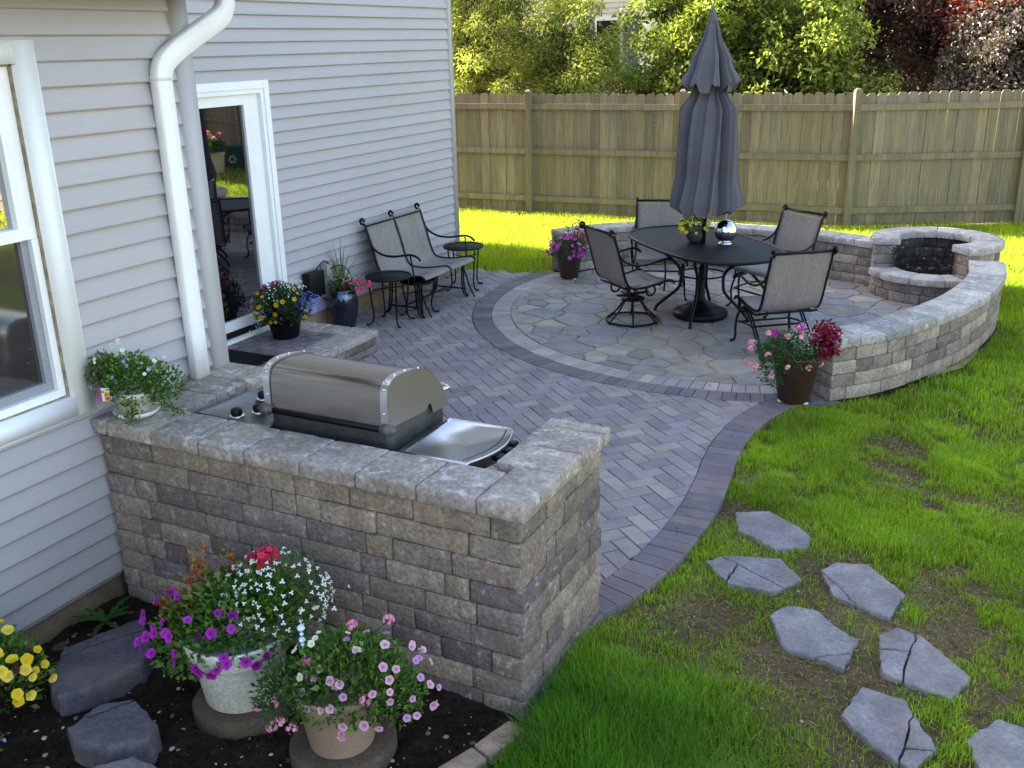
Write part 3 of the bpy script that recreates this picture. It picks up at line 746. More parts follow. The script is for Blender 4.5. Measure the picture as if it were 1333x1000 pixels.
# downspout
mb = MB()
pth = spline([(0,3.605,.920),(0,3.605,1.4),(0,3.605,1.9),(0,3.605,2.33)],2)[:-1]+spline([(0,3.605,2.38),(0,3.608,2.425),(0,3.632,2.478),(0,3.70,2.528),(0,3.84,2.597),(0,3.97,2.655),(0,4.05,2.695),(0,4.092,2.745),(0,4.102,2.81),(0,4.102,2.9),(0,4.102,3.0)],4)+[Vector((0,4.102,3.5)),Vector((0,4.102,5.5))]
def spout(pth, hw, xa, xb):
    V = []; n = len(pth)
    for i,p in enumerate(pth):
        t = (pth[min(i+1,n-1)]-pth[max(i-1,0)]).normalized(); nn = Vector((0,t.z,-t.y)); r_ = .007
        for (s,x) in ((-hw,xa+r_),(-hw,xb-r_),(-hw+r_,xb),(hw-r_,xb),(hw,xb-r_),(hw,xa+r_),(hw-r_,xa),(-hw+r_,xa)):
            q = p+nn*s; V.append((x,q.y,q.z))
    F = [(i*8+k,i*8+8+k,i*8+8+(k+1)%8,i*8+(k+1)%8) for i in range(n-1) for k in range(8)]
    mb.add(V,F+[tuple(range(8))])
spout(pth,.05,-3.712,-3.655)
spout([Vector((0,3.606,2.405)),Vector((0,3.606,2.424))],.0525,-3.714,-3.6525)
dsp = under(mb,'downspout',M['white'],house,False)
# outlet cover
mb = MB(); rblock(mb,(.09,.17,.13),lambda p: Vector((X2+.055+p.x,7.33+p.y,.565+p.z)),.012,0,1,(1,1,1),.2); under(mb,'outlet_cover',M['outlet'],house)
# timer / transformer box with cables
mb = MB(); rblock(mb,(.09,.22,.235),lambda p: Vector((X2+.075+p.x,7.06+p.y,.475+p.z)),.008,0,1,(1,1,1),.2)
tb = tag(mb.build('transformer_box',M['plastic']),'black low voltage transformer box hung on the siding beside the outlet','transformer')
def cable(pts): mb = MB(); tube(mb,spline(pts,6),.006,5); return mb.build('cable',M['plastic'],tb)
cable([(X2+.09,7.28,.57),(X2+.17,7.36,.60),(X2+.20,7.45,.50),(X2+.16,7.42,.36)])
cable([(X2+.08,7.10,.60),(X2+.09,7.2,.66),(X2+.10,7.28,.62)])
cable([(X2+.10,7.10,.36),(X2+.14,7.22,.27),(X2+.12,7.34,.29),(X2+.14,7.44,.22),(X2+.13,7.55,.27)])

# ------------------------------------------------------------------ gas grill
gr = tag(empty('gas_grill',(-2.6,3.5,0)),'brushed steel gas grill with closed domed hood behind the stone counter','gas grill')
PR = [(3.236,.985),(3.237,1.05),(3.240,1.11),(3.248,1.152),(3.272,1.180),(3.33,1.194),(3.41,1.190),(3.49,1.176),(3.565,1.148),(3.63,1.10),(3.685,1.04),(3.72,.97),(3.735,.93)]
PRs = [(p.y,p.z) for p in spline([(0,a,b) for a,b in PR],3)]
def sweep_x(mb, prof, x0, x1, n=1, close=False):
    V = []; m = len(prof)
    for i in range(n+1):
        x = x0+(x1-x0)*i/n; V += [(x,a,b) for a,b in prof]
    F = [(i*m+k,i*m+k+1,(i+1)*m+k+1,(i+1)*m+k) for i in range(n) for k in range(m-1)]
    mb.add(V,F)
GX0,GX1 = -2.925,-2.255
mb = MB(); sweep_x(mb,PRs,GX0+.03,GX1-.03,8); hood = under(mb,'hood',M['steel'],gr)
for xa,xb in ((GX0,GX0+.034),(GX1-.034,GX1)):
    big = [(3.49+(a-3.49)*1.012,.93+(b-.93)*1.02) for a,b in PRs]
    mb = MB(); m = len(big); V = [(xa,a,b) for a,b in big]+[(xb,a,b) for a,b in big]
    # notch in the lower edge of the end plate
    low = [(3.60,.935),(3.585,.985),(3.57,.992),(3.55,.975),(3.53,.968)]
    for x in (xa,xb):
        o = len(mb.v); mb.add([(x,a,b) for a,b in big+low],[tuple(range(m+len(low)))])
    under(mb,'hood_end_plate',M['sideplate'],gr,False)
    mb = MB(); sweep_x(mb,[(3.49+(a-3.49)*1.02,.93+(b-.93)*1.028) for a,b in PRs[:27]],xa-.001,xb+.001)
    st = under(mb,'edge_strip',M['bright'],gr)
    mb = MB()
    for k in (3,9,12,15,18,22,25):
        a,b = PRs[k]; a = 3.49+(a-3.49)*1.03; b = .93+(b-.93)*1.035
        lathe(mb,[(.006,-.003),(.006,.002),(.003,.0045),(0,.005)],8,((xa+xb)/2,a,b))
    mb.build('rivets',M['bright'],st)
mb = MB(); box(mb,GX0+.03,GX1-.03,3.225,3.242,.968,.990); under(mb,'hood_rear_lip',M['plastic'],gr,False)
mb = MB(); rblock(mb,(GX1-GX0-.03,.47,.20),lambda p: Vector(((GX0+GX1)/2+p.x,3.485+p.y+ (p.z-.1)*.0,.875+p.z)),.015,.001,3,(1,1,1),.1); under(mb,'cook_box',M['castbox'],gr)
for x in (GX0+.005,GX1-.005):
    mb = MB()
    for q,(rr_,hh) in enumerate(((.027,.020),(.016,.036))):
        pts = [(x-hh,3.232,.983),(x+hh,3.232,.983)]; tube(mb,pts,rr_,16)
    under(mb,'hinge_cap',M['grey_knob'],gr,False)
# right side shelf with bowed outer edge
def shelf(name, outline, z, h, mt):
    mb = MB(); n = len(outline)
    V = [(x,y,z-h) for x,y in outline]+[(x,y,z-.012) for x,y in outline]
    cx = sum(p[0] for p in outline)/n; cy = sum(p[1] for p in outline)/n
    ins = [(cx+(x-cx)*.95,cy+(y-cy)*.965) for x,y in outline]; ins2 = [(cx+(x-cx)*.915,cy+(y-cy)*.94) for x,y in outline]
    V += [(cx+(x-cx)*.985,cy+(y-cy)*.99,z) for x,y in outline]+[(x,y,z+.001) for x,y in ins]+[(x,y,z-.008) for x,y in ins2]
    F = []
    for r_ in range(4):
        for i in range(n): F.append((r_*n+i,r_*n+(i+1)%n,(r_+1)*n+(i+1)%n,(r_+1)*n+i))
    F.append(tuple(range(4*n,5*n))); F.append(tuple(reversed(range(n)))); mb.add(V,F)
    return under(mb,name,mt,gr,False)
ol = [(-2.225,3.245),(-1.885,3.245)]+[(-1.845+.055*math.sin(t*PI)-.045*(1-t)+(-.03)*t, 3.245+.43*t) for t in [.05,.15,.25,.35,.45,.55,.65,.75,.85,.95]]+[(-1.90,3.685),(-2.225,3.685)]
sh = shelf('side_shelf',ol,.888,.055,M['shelf'])
mb = MB()
for t in [i/26 for i in range(2,25)]:
    x = -1.845+.055*math.sin(t*PI)-.045*(1-t)-.03*t-.038; y = 3.245+.43*t
    box(mb,x-.002,x+.002,y-.0055,y+.0055,.8865,.8905,(1,1,1))
for t in [i/22 for i in range(2,21)]: box(mb,-2.212,-2.206,3.255+.42*t-.006,3.255+.42*t+.006,.8865,.8905)
mb.build('slots',M['plastic'],sh,False)
mb = MB()
for t in (.42,.60,.78):
    x = -1.845+.055*math.sin(t*PI)-.045*(1-t)-.03*t+.012; y = 3.245+.43*t
    rblock(mb,(.03,.05,.036),lambda p,x=x,y=y: Vector((x+p.x,y+p.y,.852+p.z)),.008,0,1,(1,1,1),.1)
mb.build('tool_hooks',M['plastic'],sh)
s2 = shelf('burner_shelf',[(-3.385,3.245),(-2.945,3.245),(-2.945,3.685),(-3.30,3.685),(-3.36,3.60)],.888,.055,M['dull_shelf'])
for (x,y) in ((-3.155,3.285),(-3.095,3.372),(-3.20,3.53)):
    mb = MB(); lathe(mb,[(.038,0),(.038,.006),(.030,.010)],16,(x,y,.889)); k = mb.build('knob_ring',M['bright'],s2)
    mb = MB(); lathe(mb,[(.027,0),(.029,.012),(.026,.026),(.018,.032),(0,.033)],12,(x,y,.899)); mb.build('control_knob',M['plastic'],s2)
mb = MB(); box(mb,GX0+.04,GX1-.04,3.27,3.70,.12,.78); under(mb,'cabinet',M['castbox'],gr,False)
mb = MB(); tube(mb,spline([(GX0+.06,3.74,.99),(GX0+.06,3.795,1.0),(GX1-.06,3.795,1.0),(GX1-.06,3.74,.99)],3),.011,8); under(mb,'hood_handle',M['bright'],gr)
for x in (GX0+.06,GX1-.06):
    for y in (3.30,3.67): mb = MB(); tube(mb,[(x,y,.0),(x,y,.13)],.022,8); under(mb,'cart_leg',M['plastic'],gr)

# ------------------------------------------------------------------ dining chairs (local frame: +y is the way the sitter faces)
SIDE = spline([(0,-.375,.915),(0,-.40,.945),(0,-.425,.925),(0,-.41,.895),(0,-.375,.885),(0,-.345,.80),(0,-.30,.66),(0,-.265,.53),(0,-.235,.45),(0,-.20,.405),(0,-.14,.388),(0,-.03,.385),(0,.10,.402),(0,.20,.42),(0,.255,.418),(0,.285,.39)],4)
SL = spline([(0,-.372,.895),(0,-.345,.80),(0,-.30,.66),(0,-.265,.53),(0,-.235,.45),(0,-.20,.405),(0,-.14,.388),(0,-.03,.385),(0,.10,.402),(0,.20,.42),(0,.255,.418),(0,.285,.39)],4)
def sling(parent, x0, x1, name='sling'):
    mb = MB(); n = 10; V = []; F = []; m = len(SL)
    for i,p in enumerate(SL):
        t = (SL[min(i+1,m-1)]-SL[max(i-1,0)]).normalized(); nn = Vector((0,-t.z,t.y))
        for k in range(n+1):
            u = k/n; sag = .012*math.sin(u*PI)
            V.append(Vector((x0+(x1-x0)*u,p.y,p.z))-nn*sag*(-1 if nn.z < 0 else 1))
    for i in range(m-1):
        for k in range(n): a = i*(n+1)+k; F.append((a,a+1,a+n+2,a+n+1))
    mb.add(V,F); o = mb.build(name,M['sling'],parent)
    sm = o.modifiers.new('thick','SOLIDIFY'); sm.thickness = .004; return o
def side_frame(parent, x):
    mb = MB(); tube(mb,[Vector((x,p.y,p.z)) for p in SIDE],.0125,6); return mb.build('side_rail',M['iron'],parent)
def arm(parent, x, s):
    mb = MB(); pts = spline([(x,-.325,.735),(x+s*.012,-.28,.665),(x+s*.025,-.18,.615),(x+s*.03,-.05,.605),(x+s*.03,.08,.625),(x+s*.03,.17,.635),(x+s*.03,.235,.615),(x+s*.03,.265,.585)],4)
    tube(mb,pts,.0115,6)
    tube(mb,spline([(x+s*.03,.15,.632),(x+s*.025,.165,.52),(x+s*.012,.17,.41),(x+s*.01,.165,.33)],4),.009,6)
    return mb.build('armrest',M['iron'],parent)
def bars(parent, x0, x1):
    mb = MB()
    tube(mb,[(x0,-.405,.915),(x1,-.405,.915)],.013,6); mb.build('top_rail',M['iron'],parent)
    mb = MB(); tube(mb,[(x0,-.195,.372),(x1,-.195,.372)],.010,6); tube(mb,[(x0,.13,.388),(x1,.13,.388)],.010,6); mb.build('seat_bar',M['iron'],parent)
def cabriole(mb, top, foot, out):
    t,f = Vector(top),Vector(foot); o = Vector(out)
    pts = spline([t,t+(f-t)*.25+o*.35,t+(f-t)*.5+o*.25,t+(f-t)*.8-o*.25,f+Vector((0,0,.02))-o*.1,f+o*.55+Vector((0,0,.008))],4)
    tube(mb,pts,[.0105]*(len(pts)-4)+[.0115,.013,.015,.017],6)
def spring_chair(name, label):
    c = empty(name); tag(c,label,'patio chair','patio chairs around the dining table')
    W = .265
    for s in (-1,1): side_frame(c,s*W); arm(c,s*W,s)
    sling(c,-W,W); bars(c,-W,W)
    for s in (-1,1):
        mb = MB(); x = s*(W-.03); cabriole(mb,(x,.23,.30),(x+s*.03,.27,0),(s*.01,.05,0)); 
        tube(mb,spline([(x,.23,.30),(x,.19,.33),(x,.12,.335)],3),.0105,6)
        mb.build('front_leg',M['iron'],c)
        mb = MB()
        for dx in (-.012,.012): tube(mb,spline([(x+dx,.20,.325),(x+dx,.12,.335),(x+dx,.02,.30),(x+dx,-.10,.19),(x+dx,-.22,.06),(x+dx+s*.01,-.27,.012),(x+dx+s*.012,-.31,.008)],4),.0095,6)
        mb.build('rear_leg',M['iron'],c)
        mb = MB(); tube(mb,ring_path((x,.185,.345),.05,16,'x'),.0095,6,True); tube(mb,ring_path((x,.115,.345),.036,14,'x'),.008,6,True)
        tube(mb,spline([(x,.10,.38),(x,-.02,.335),(x,-.12,.345),(x,-.20,.372)],4),.010,6); mb.build('seat_spring',M['iron'],c)
        mb = MB(); tube(mb,spline([(x,.245,.19),(x,.15,.205),(x,.06,.215),(x,-.06,.215)],3),.008,6); mb.build('side_brace',M['iron'],c)
    mb = MB(); tube(mb,[(-W+.03,.243,.19),(W-.03,.243,.19)],.009,6); tube(mb,[(-W+.03,-.06,.225),(W-.03,-.06,.225)],.009,6); mb.build('stretcher',M['iron'],c)
    return c
def swivel_chair(name, label):
    c = empty(name); tag(c,label,'patio chair','patio chairs around the dining table')
    W = .265
    for s in (-1,1): side_frame(c,s*W); arm(c,s*W,s)
    sling(c,-W,W); bars(c,-W,W)
    mb = MB(); tube(mb,ring_path((0,0,.018),.25,36),.0115,6,True)
    mb.build('floor_ring',M['iron'],c)
    for k in range(6):
        a = 2*PI*(k+.5)/6; mb = MB(); tube(mb,spline([(.25*math.cos(a),.25*math.sin(a),.018),(.16*math.cos(a),.16*math.sin(a),.10),(.085*math.cos(a),.085*math.sin(a),.205),(.05*math.cos(a),.05*math.sin(a),.225)],4),.009,6)
        lathe(mb,[(.016,0),(.018,.01),(.012,.02)],8,(.25*math.cos(a),.25*math.sin(a),0)); mb.build('spoke',M['iron'],c)
    mb = MB(); lathe(mb,[(.0,.205),(.11,.21),(.115,.222),(.06,.232),(.045,.25),(0,.25)],20); box(mb,-.16,.16,-.035,.035,.249,.262); box(mb,-.03,.03,-.17,.17,.262,.272); mb.build('swivel_plate',M['iron'],c)
    for s in (-1,1):
        mb = MB(); x = s*.15
        tube(mb,ring_path((x,.10,.318),.05,18,'x'),.0105,6,True); tube(mb,ring_path((x,-.10,.318),.05,18,'x'),.0105,6,True)
        tube(mb,[(x,-.18,.372),(x,.13,.372)],.010,6); mb.build('seat_spring',M['iron'],c)
    return c
A_ = swivel_chair('swivel_chair','grey sling swivel chair on a round ring base, left of the dining table'); A_.location = (-3.09,8.59,.003); A_.rotation_euler.z = -R(38)
B_ = spring_chair('patio_chair','grey sling chair behind the table, facing the camera beside the umbrella'); B_.location = (-3.20,9.72,.003); B_.rotation_euler.z = R(180+18)
Cc = copy_tree(B_); Cc['label'] = 'grey sling chair right of the mirror ball with its back to the fire pit'; Cc.location = (-2.02,9.55,.003); Cc.rotation_euler.z = R(180-34)
Dd = copy_tree(B_); Dd['label'] = 'nearest grey sling chair with its back turned, behind the brown flower pot'; Dd.location = (-1.66,8.23,.003); Dd.rotation_euler.z = R(38)

# ------------------------------------------------------------------ loveseat and side tables
ls = tag(empty('loveseat',(-5.23,8.37,.003),-PI/2),'grey sling double glider seat in black iron against the house wall','loveseat')
for x in (-.505,0,.505): side_frame(ls,x)
for s in (-1,1): arm(ls,s*.505,s)
sling(ls,-.50,-.01); sling(ls,.01,.50)
mb = MB(); tube(mb,[(-.505,-.36,.875),(.505,-.36,.875)],.009,6); mb.build('top_rail',M['iron'],ls)
mb = MB(); tube(mb,[(-.505,-.195,.372),(.505,-.195,.372)],.010,6); tube(mb,[(-.505,.13,.388),(.505,.13,.388)],.010,6); mb.build('seat_bar',M['iron'],ls)
for s in (-1,1):
    x = s*.44
    mb = MB(); 
    for dx in (-.02,.02): tube(mb,spline([(x+dx,.17,.36),(x+dx,.16,.2),(x+dx+s*.01,.17,.05),(x+dx+s*.02,.21,.008)],4),.010,6)
    mb.build('front_leg',M['iron'],ls)
    mb = MB()
    for dx in (-.02,.02): tube(mb,spline([(x+dx,-.15,.36),(x+dx,-.16,.2),(x+dx,-.19,.05),(x+dx,-.23,.008)],4),.010,6)
    mb.build('rear_leg',M['iron'],ls)
    mb = MB(); tube(mb,[(x,.17,.09),(x,-.18,.09)],.009,6); mb.build('side_brace',M['iron'],ls)
    mb = MB(); tube(mb,spline([(x,.30,.01),(x,.24,.12),(x,.2,.25),(x,.15,.34)],4),.009,6); mb.build('glider_arm',M['iron'],ls)
mb = MB(); tube(mb,[(-.44,-.02,.09),(.44,-.02,.09)],.009,6); mb.build('stretcher',M['iron'],ls)
def side_table(label, loc, r=.215, h=.46, rz=0):
    t = tag(empty('side_table',loc,rz),label,'side table','small iron side tables')
    mb = MB(); lathe(mb,[(0,h-.004),(r-.01,h-.004),(r-.01,h-.010),(0,h-.010)],40); mb.build('table_top',M['mesh_top'],t)
    mb = MB(); tube(mb,ring_path((0,0,h-.006),r,40),.0115,6,True); mb.build('top_rim',M['iron'],t)
    for k in range(4):
        a = PI/4+k*PI/2; c_,s_ = math.cos(a),math.sin(a); mb = MB()
        tube(mb,spline([(c_*(r-.01),s_*(r-.01),h-.01),(c_*(r-.015),s_*(r-.015),h-.07),(c_*(r-.035),s_*(r-.035),h*.45),(c_*(r-.045),s_*(r-.045),.08),(c_*(r-.02),s_*(r-.02),.015),(c_*(r+.02),s_*(r+.02),.010)],4),.0085,6)
        lathe(mb,[(.014,0),(.016,.008),(.008,.016)],8,(c_*(r+.02),s_*(r+.02),0)); mb.build('leg',M['iron'],t)
    mb = MB(); tube(mb,[(.12,.12,h-.12),(-.12,-.12,h-.12)],.006,5); tube(mb,[(.12,-.12,h-.125),(-.12,.12,h-.125)],.006,5); mb.build('cross_brace',M['iron'],t)
    return t
side_table('round black iron side table in front of the loveseat, nearest the blue urn',(-5.225,7.66,.003),rz=R(8))
side_table('lower round black side table tucked half under the loveseat arm',(-5.13,8.03,.003),.17,.345)
side_table('round black iron side table at the far end of the loveseat by the lawn',(-5.27,9.20,.003),rz=R(20))

# ------------------------------------------------------------------ dining table, umbrella, table ornaments
TC = (-2.545,9.0)
tt = tag(empty('dining_table',(TC[0],TC[1],.003),-PI/4),'black oval wrought iron dining table with a mesh top','dining table')
def sup(a, b, n, k, N=64):
    t = 2*PI*k/N; c_,s_ = math.cos(t),math.sin(t)
    return (a*math.copysign(abs(c_)**(2/n),c_), b*math.copysign(abs(s_)**(2/n),s_))
mb = MB(); TA,TB = .94,.53
op = [sup(TA-.01,TB-.01,2.9,k) for k in range(64)]
V = [(x,y,.712) for x,y in op]+[(x,y,.704) for x,y in op]+[(x*.05,y*.05,.712) for x,y in op]
F = [(k,(k+1)%64,128+(k+1)%64,128+k) for k in range(64)]+[(64+(k+1)%64,64+k,k,(k+1)%64) for k in range(64)]+[tuple(reversed(range(64,128)))]+[tuple(range(128,192))]
mb.add(V,F); mb.build('table_top',M['mesh_top'],tt,False)
mb = MB(); tube(mb,[(*sup(TA,TB,2.9,k),.710) for k in range(64)],.016,8,True); mb.build('top_rim',M['iron'],tt)
mb = MB(); tube(mb,[(*sup(TA*.6,TB*.6,2.4,k),.69) for k in range(40)],.010,6,True); mb.build('under_ring',M['iron'],tt)
for k in range(4):
    a = R([40,140,220,320][k]); c_,s_ = math.cos(a),math.sin(a); mb = MB()
    tube(mb,spline([(c_*.66,s_*.46,.700),(c_*.52,s_*.46,.64),(c_*.30,s_*.30,.52),(c_*.225,s_*.225,.44),(c_*.215,s_*.215,.34),(c_*.24,s_*.24,.25),(c_*.36,s_*.36,.14),(c_*.455,s_*.455,.05),(c_*.47,s_*.47,.0)],5),.0155,8); mb.build('leg',M['iron'],tt)
mb = MB(); tube(mb,ring_path((0,0,.42),.222,32),.009,6,True); mb.build('leg_ring',M['iron'],tt)

um = tag(empty('patio_umbrella',(TC[0],TC[1],.003)),'closed charcoal grey patio umbrella standing through the dining table','umbrella')
mb = MB(); lathe(mb,[(0,0),(.245,0),(.262,.02),(.262,.05),(.245,.068),(.20,.078),(.165,.10),(.13,.125),(.075,.14),(.05,.16),(.036,.19),(.034,.48),(.028,.485),(.0,.485)],40); mb.build('base',M['plastic'],um)
mb = MB(); tube(mb,[(0,0,.15),(0,0,2.72)],.02,12); mb.build('pole',M['iron'],um)
def folds(z0, z1, prof, nf, depth, seed, tw, hem, name, nz=26, na=128, ox=0):
    rs = random.Random(seed); ph = [rs.uniform(-.5,.5) for _ in range(nf)]; am = [rs.choice([.25,.5,.9,1.2,1.5])*rs.uniform(.8,1.2) for _ in range(nf)]
    mb = MB(); V = []; F = []
    for i in range(nz+1):
        u = i/nz
        rb = prof(u)
        for k in range(na):
            a = 2*PI*k/na; q = a/(2*PI)*nf; j = int(q) % nf; f = q-int(q)
            f2 = f+.18*math.sin(2*PI*f+ph[j]*4)
            wv = math.cos(2*PI*f2)
            wv = math.copysign(abs(wv)**.8,wv)
            d = depth(u)*am[j]*(1-.0*u)
            r = rb*(1+d*wv+.05*mnoise.noise(Vector((math.cos(a)*2,math.sin(a)*2,u*5+seed))))
            aa = a+tw*u+.10*math.sin(2*a+seed)+.07*math.sin(3*a+seed*2+u*2)
            z = z0+(z1-z0)*u+hem*wv*(1-u)**3+.012*mnoise.noise(Vector((math.cos(a)*3,math.sin(a)*3,seed)))*(1-u)
            V.append((r*math.cos(aa)*(1+.0)+ox*(1-u), r*math.sin(aa), z))
    for i in range(nz):
        for k in range(na): F.append((i*na+k,i*na+(k+1)%na,(i+1)*na+(k+1)%na,(i+1)*na+k))
    mb.add(V,F); return mb.build(name,M['canvas'],um)
def pl(pts):
    def f(u):
        for (a,ra),(b,rb) in zip(pts,pts[1:]):
            if a <= u <= b: t = (u-a)/(b-a); t = t*t*(3-2*t); return ra+(rb-ra)*t
        return pts[-1][1]
    return f
folds(1.02,2.20,pl([(0,.262),(.3,.215),(.55,.205),(.75,.185),(.90,.115),(1,.105)]),11,pl([(0,.22),(.5,.27),(.85,.38),(1,.2)]),11,.35,.04,'canopy',30,208)
folds(2.125,2.70,pl([(0,.235),(.35,.165),(.8,.07),(1,.038)]),10,pl([(0,.24),(.6,.22),(1,.12)]),5,.1,.045,'canopy_top_tier',18,180)
mb = MB(); lathe(mb,[(.045,2.66),(.043,2.70),(.028,2.735),(.020,2.77),(.008,2.80),(0,2.80)],14); mb.build('finial',M['canvas'],um)
mb = MB(); tube(mb,ring_path((0,0,2.135),.125,30),.012,6,True); mb.build('tie_strap',M['canvas'],um)

mb = MB()
lathe(mb,[(.0,.0),(.062,0),(.066,.008),(.05,.016)],32,(-2.345,9.03,.717)); 
V0 = [( .108*math.sin(PI*i/24), .012+.108*(1-math.cos(PI*i/24))) for i in range(25)]
lathe(mb,V0,40,(-2.345,9.03,.717)); tag(mb.build('gazing_ball',M['mirror']),'mirrored silver gazing ball on the black dining table','gazing ball')

# ------------------------------------------------------------------ leaves and flowers
NR = np.random.default_rng(3)
def unit(a): return a/np.maximum(np.linalg.norm(a,axis=1,keepdims=True),1e-9)
def leaf_arrays(P, D, Ln, Wd, C, fold=.25):
    """pointed leaves: 4 verts + folded midrib -> two quads sharing the midrib (6 verts)"""
    n = len(P); D = unit(D); S = unit(np.cross(D, unit(NR.normal(size=(n,3))+np.array([0,0,1.2])))); Nn = np.cross(S,D)
    Ln = np.broadcast_to(np.asarray(Ln,float).reshape(-1,1),(n,1)); Wd = np.broadcast_to(np.asarray(Wd,float).reshape(-1,1),(n,1))
    a = P; t = P+D*Ln-Nn*Ln*.12; m = P+D*Ln*.5
    l = m+S*Wd*.5+Nn*Wd*fold; r = m-S*Wd*.5+Nn*Wd*fold
    V = np.stack([a,r,t,l],1).reshape(-1,3); i = np.arange(n)*4
    F = [np.concatenate([np.stack([i,i+1,i+2],1),np.stack([i,i+2,i+3],1)])]
    return V,F,np.repeat(C,4,axis=0)
def leaves(name, P, D, Ln, Wd, C, mt, parent=None):
    V,F,C = leaf_arrays(P,D,Ln,Wd,C); return np_mesh(name,V,F,C,mt,parent)
def pal(cols, n, j=.25):
    c = np.array(cols)[NR.integers(0,len(cols),n)]; return c*(1+NR.uniform(-j,j,(n,1)))
def shell(n, rad, c=(0,0,0), inner=.45, zmin=-.3):
    d = unit(NR.normal(size=(int(n*2.2)+8,3))); d = d[d[:,2] > zmin][:n]; k = (inner+(1-inner)*NR.random((len(d),1))**.6)
    return d*k*np.array(rad)+np.array(c), d
def bloom(mb, p, nrm, r, petals, col, cc, cup=.25, notch=.72):
    nrm = Vector(nrm).normalized(); u = nrm.orthogonal().normalized(); v = nrm.cross(u); a0 = random.uniform(0,6)
    V = [Vector(p)]; C = [cc]; n = petals*3; ring = []
    for k in range(n):
        a = a0+2*PI*k/n; q = r*.38; V.append(Vector(p)+(u*math.cos(a)+v*math.sin(a))*q+nrm*r*cup*.6); C.append(tuple(x*.6+y*.4 for x,y in zip(col,cc)))
    for k in range(n):
        a = a0+2*PI*k/n; q = r*(notch if k%3 == 0 else 1); V.append(Vector(p)+(u*math.cos(a)+v*math.sin(a))*q+nrm*r*cup*(1+random.uniform(-.3,.3))); C.append(tuple(x*random.uniform(.85,1.1) for x in col))
    F = [(0,1+k,1+(k+1)%n) for k in range(n)]+[(1+k,1+n+k,1+n+(k+1)%n,1+(k+1)%n) for k in range(n)]
    mb.add(V,F,C)
def blooms(name, parent, pts, nrm, r, petals, cols, cc, cup=.25, notch=.72, jit=.5):
    mb = MB()
    for p,d in zip(pts,nrm):
        d = Vector(d)+Vector([random.uniform(-jit,jit) for _ in range(3)])+Vector((0,-.45,.35)); bloom(mb,p,d,r*random.uniform(.75,1.15),petals,random.choice(cols),cc,cup,notch)
    return mb.build(name,M['petal'],parent)
def clusters(name, parent, pts, R_, fl, n, cols, cc):
    mb = MB()
    for p in pts:
        for k in range(n):
            d = Vector((random.gauss(0,1),random.gauss(0,1),random.gauss(.25,.8))).normalized()
            bloom(mb,Vector(p)+d*R_*Vector((1,1,.75)).length/1.6,d,fl*random.uniform(.8,1.2),5,random.choice(cols),cc,.15,.6)
    return mb.build(name,M['petal'],parent)
GREEN = [(.09,.20,.03),(.065,.155,.022),(.13,.26,.04),(.05,.12,.02),(.16,.28,.06)]
def foliage(parent, n, rad, c, L=.035, Wd=.018, cols=GREEN, name='foliage', zmin=-.35, inner=.25, stems=10, out=1.0, up=.5):
    P,d = shell(int(n*1.6),rad,c,inner,zmin); Wd = Wd*1.25
    D = d*out+NR.normal(size=P.shape)*.6+np.array([0,0,up])
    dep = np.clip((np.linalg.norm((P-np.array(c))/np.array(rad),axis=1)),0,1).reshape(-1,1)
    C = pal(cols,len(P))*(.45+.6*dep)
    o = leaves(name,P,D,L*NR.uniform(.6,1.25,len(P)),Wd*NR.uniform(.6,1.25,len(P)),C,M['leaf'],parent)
    return o
def stems(parent, base, tips, r=.002, name='stems', col=(.06,.11,.025)):
    mb = MB()
    for t in tips:
        b = Vector(base)+Vector((random.uniform(-.06,.06),random.uniform(-.06,.06),0)); t = Vector(t); m_ = b.lerp(t,.55)+Vector((0,0,.03))
        tube(mb,[b,m_,t],r,4,col=col,cap=False)
    return mb.build(name,M['leaf'],parent)
RZ = R(26.7)
def pot_root(name, label, loc, cat='flower pot', group=None): return tag(empty(name,loc,RZ),label,cat,group)
def pot_body(parent, prof, mt, soil_r, soil_z, n=40, name='pot'):
    mb = MB(); lathe(mb,prof,n); o = mb.build(name,mt,parent)
    mb = MB(); lathe(mb,[(soil_r,soil_z),(0,soil_z+.015)],20); mb.build('soil',M['soil'],parent); return o
def around(n, rad, c, front=True, zmin=-.1, inner=.92):
    P,d = shell(n*4,rad,c,inner,zmin)
    if front: k = d[:,1] < .35; P,d = P[k],d[k]
    return P[:n],d[:n]

# white pot on its pad
def pad(label, x, y, r):
    mb = MB()
    def md(q,z,a): return q*(1+.012*math.sin(3*a+x*9)+.02*mnoise.noise(Vector((math.cos(a)*3,math.sin(a)*3,z*20+x))))
    lathe(mb,[(r,-.04),(r,.035),(r-.008,.048),(r-.02,.052),(r*.6,.053),(0,.053)],56,(x,y,LAWN_Z+.02),mod=md)
    return tag(mb.build('concrete_pad',M['pad']),label,'paving disc','round concrete discs under the pots')
pad('round pebbly concrete disc under the big white flower pot',-2.555,2.525,.215)
pad('round pebbly concrete disc under the tan flower pot',-2.03,2.47,.205)
PZ = LAWN_Z+.02+.053
p1 = pot_root('flower_pot','big speckled white pot of purple petunias, white lobelia and a red geranium',(-2.56,2.525,PZ))
pot_body(p1,[(.0,0),(.150,0),(.158,.006),(.185,.205),(.190,.212),(.206,.220),(.212,.235),(.226,.30),(.226,.312),(.216,.314),(.208,.30)],M['white_pot'],.209,.285)
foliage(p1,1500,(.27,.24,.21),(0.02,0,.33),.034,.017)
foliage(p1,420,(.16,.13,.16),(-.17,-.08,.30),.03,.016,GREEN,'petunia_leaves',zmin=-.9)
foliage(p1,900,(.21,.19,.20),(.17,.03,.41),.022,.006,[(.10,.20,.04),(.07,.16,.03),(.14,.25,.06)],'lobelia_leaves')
P,d = around(38,(.30,.25,.17),(-.09,-.02,.32),zmin=-.6)
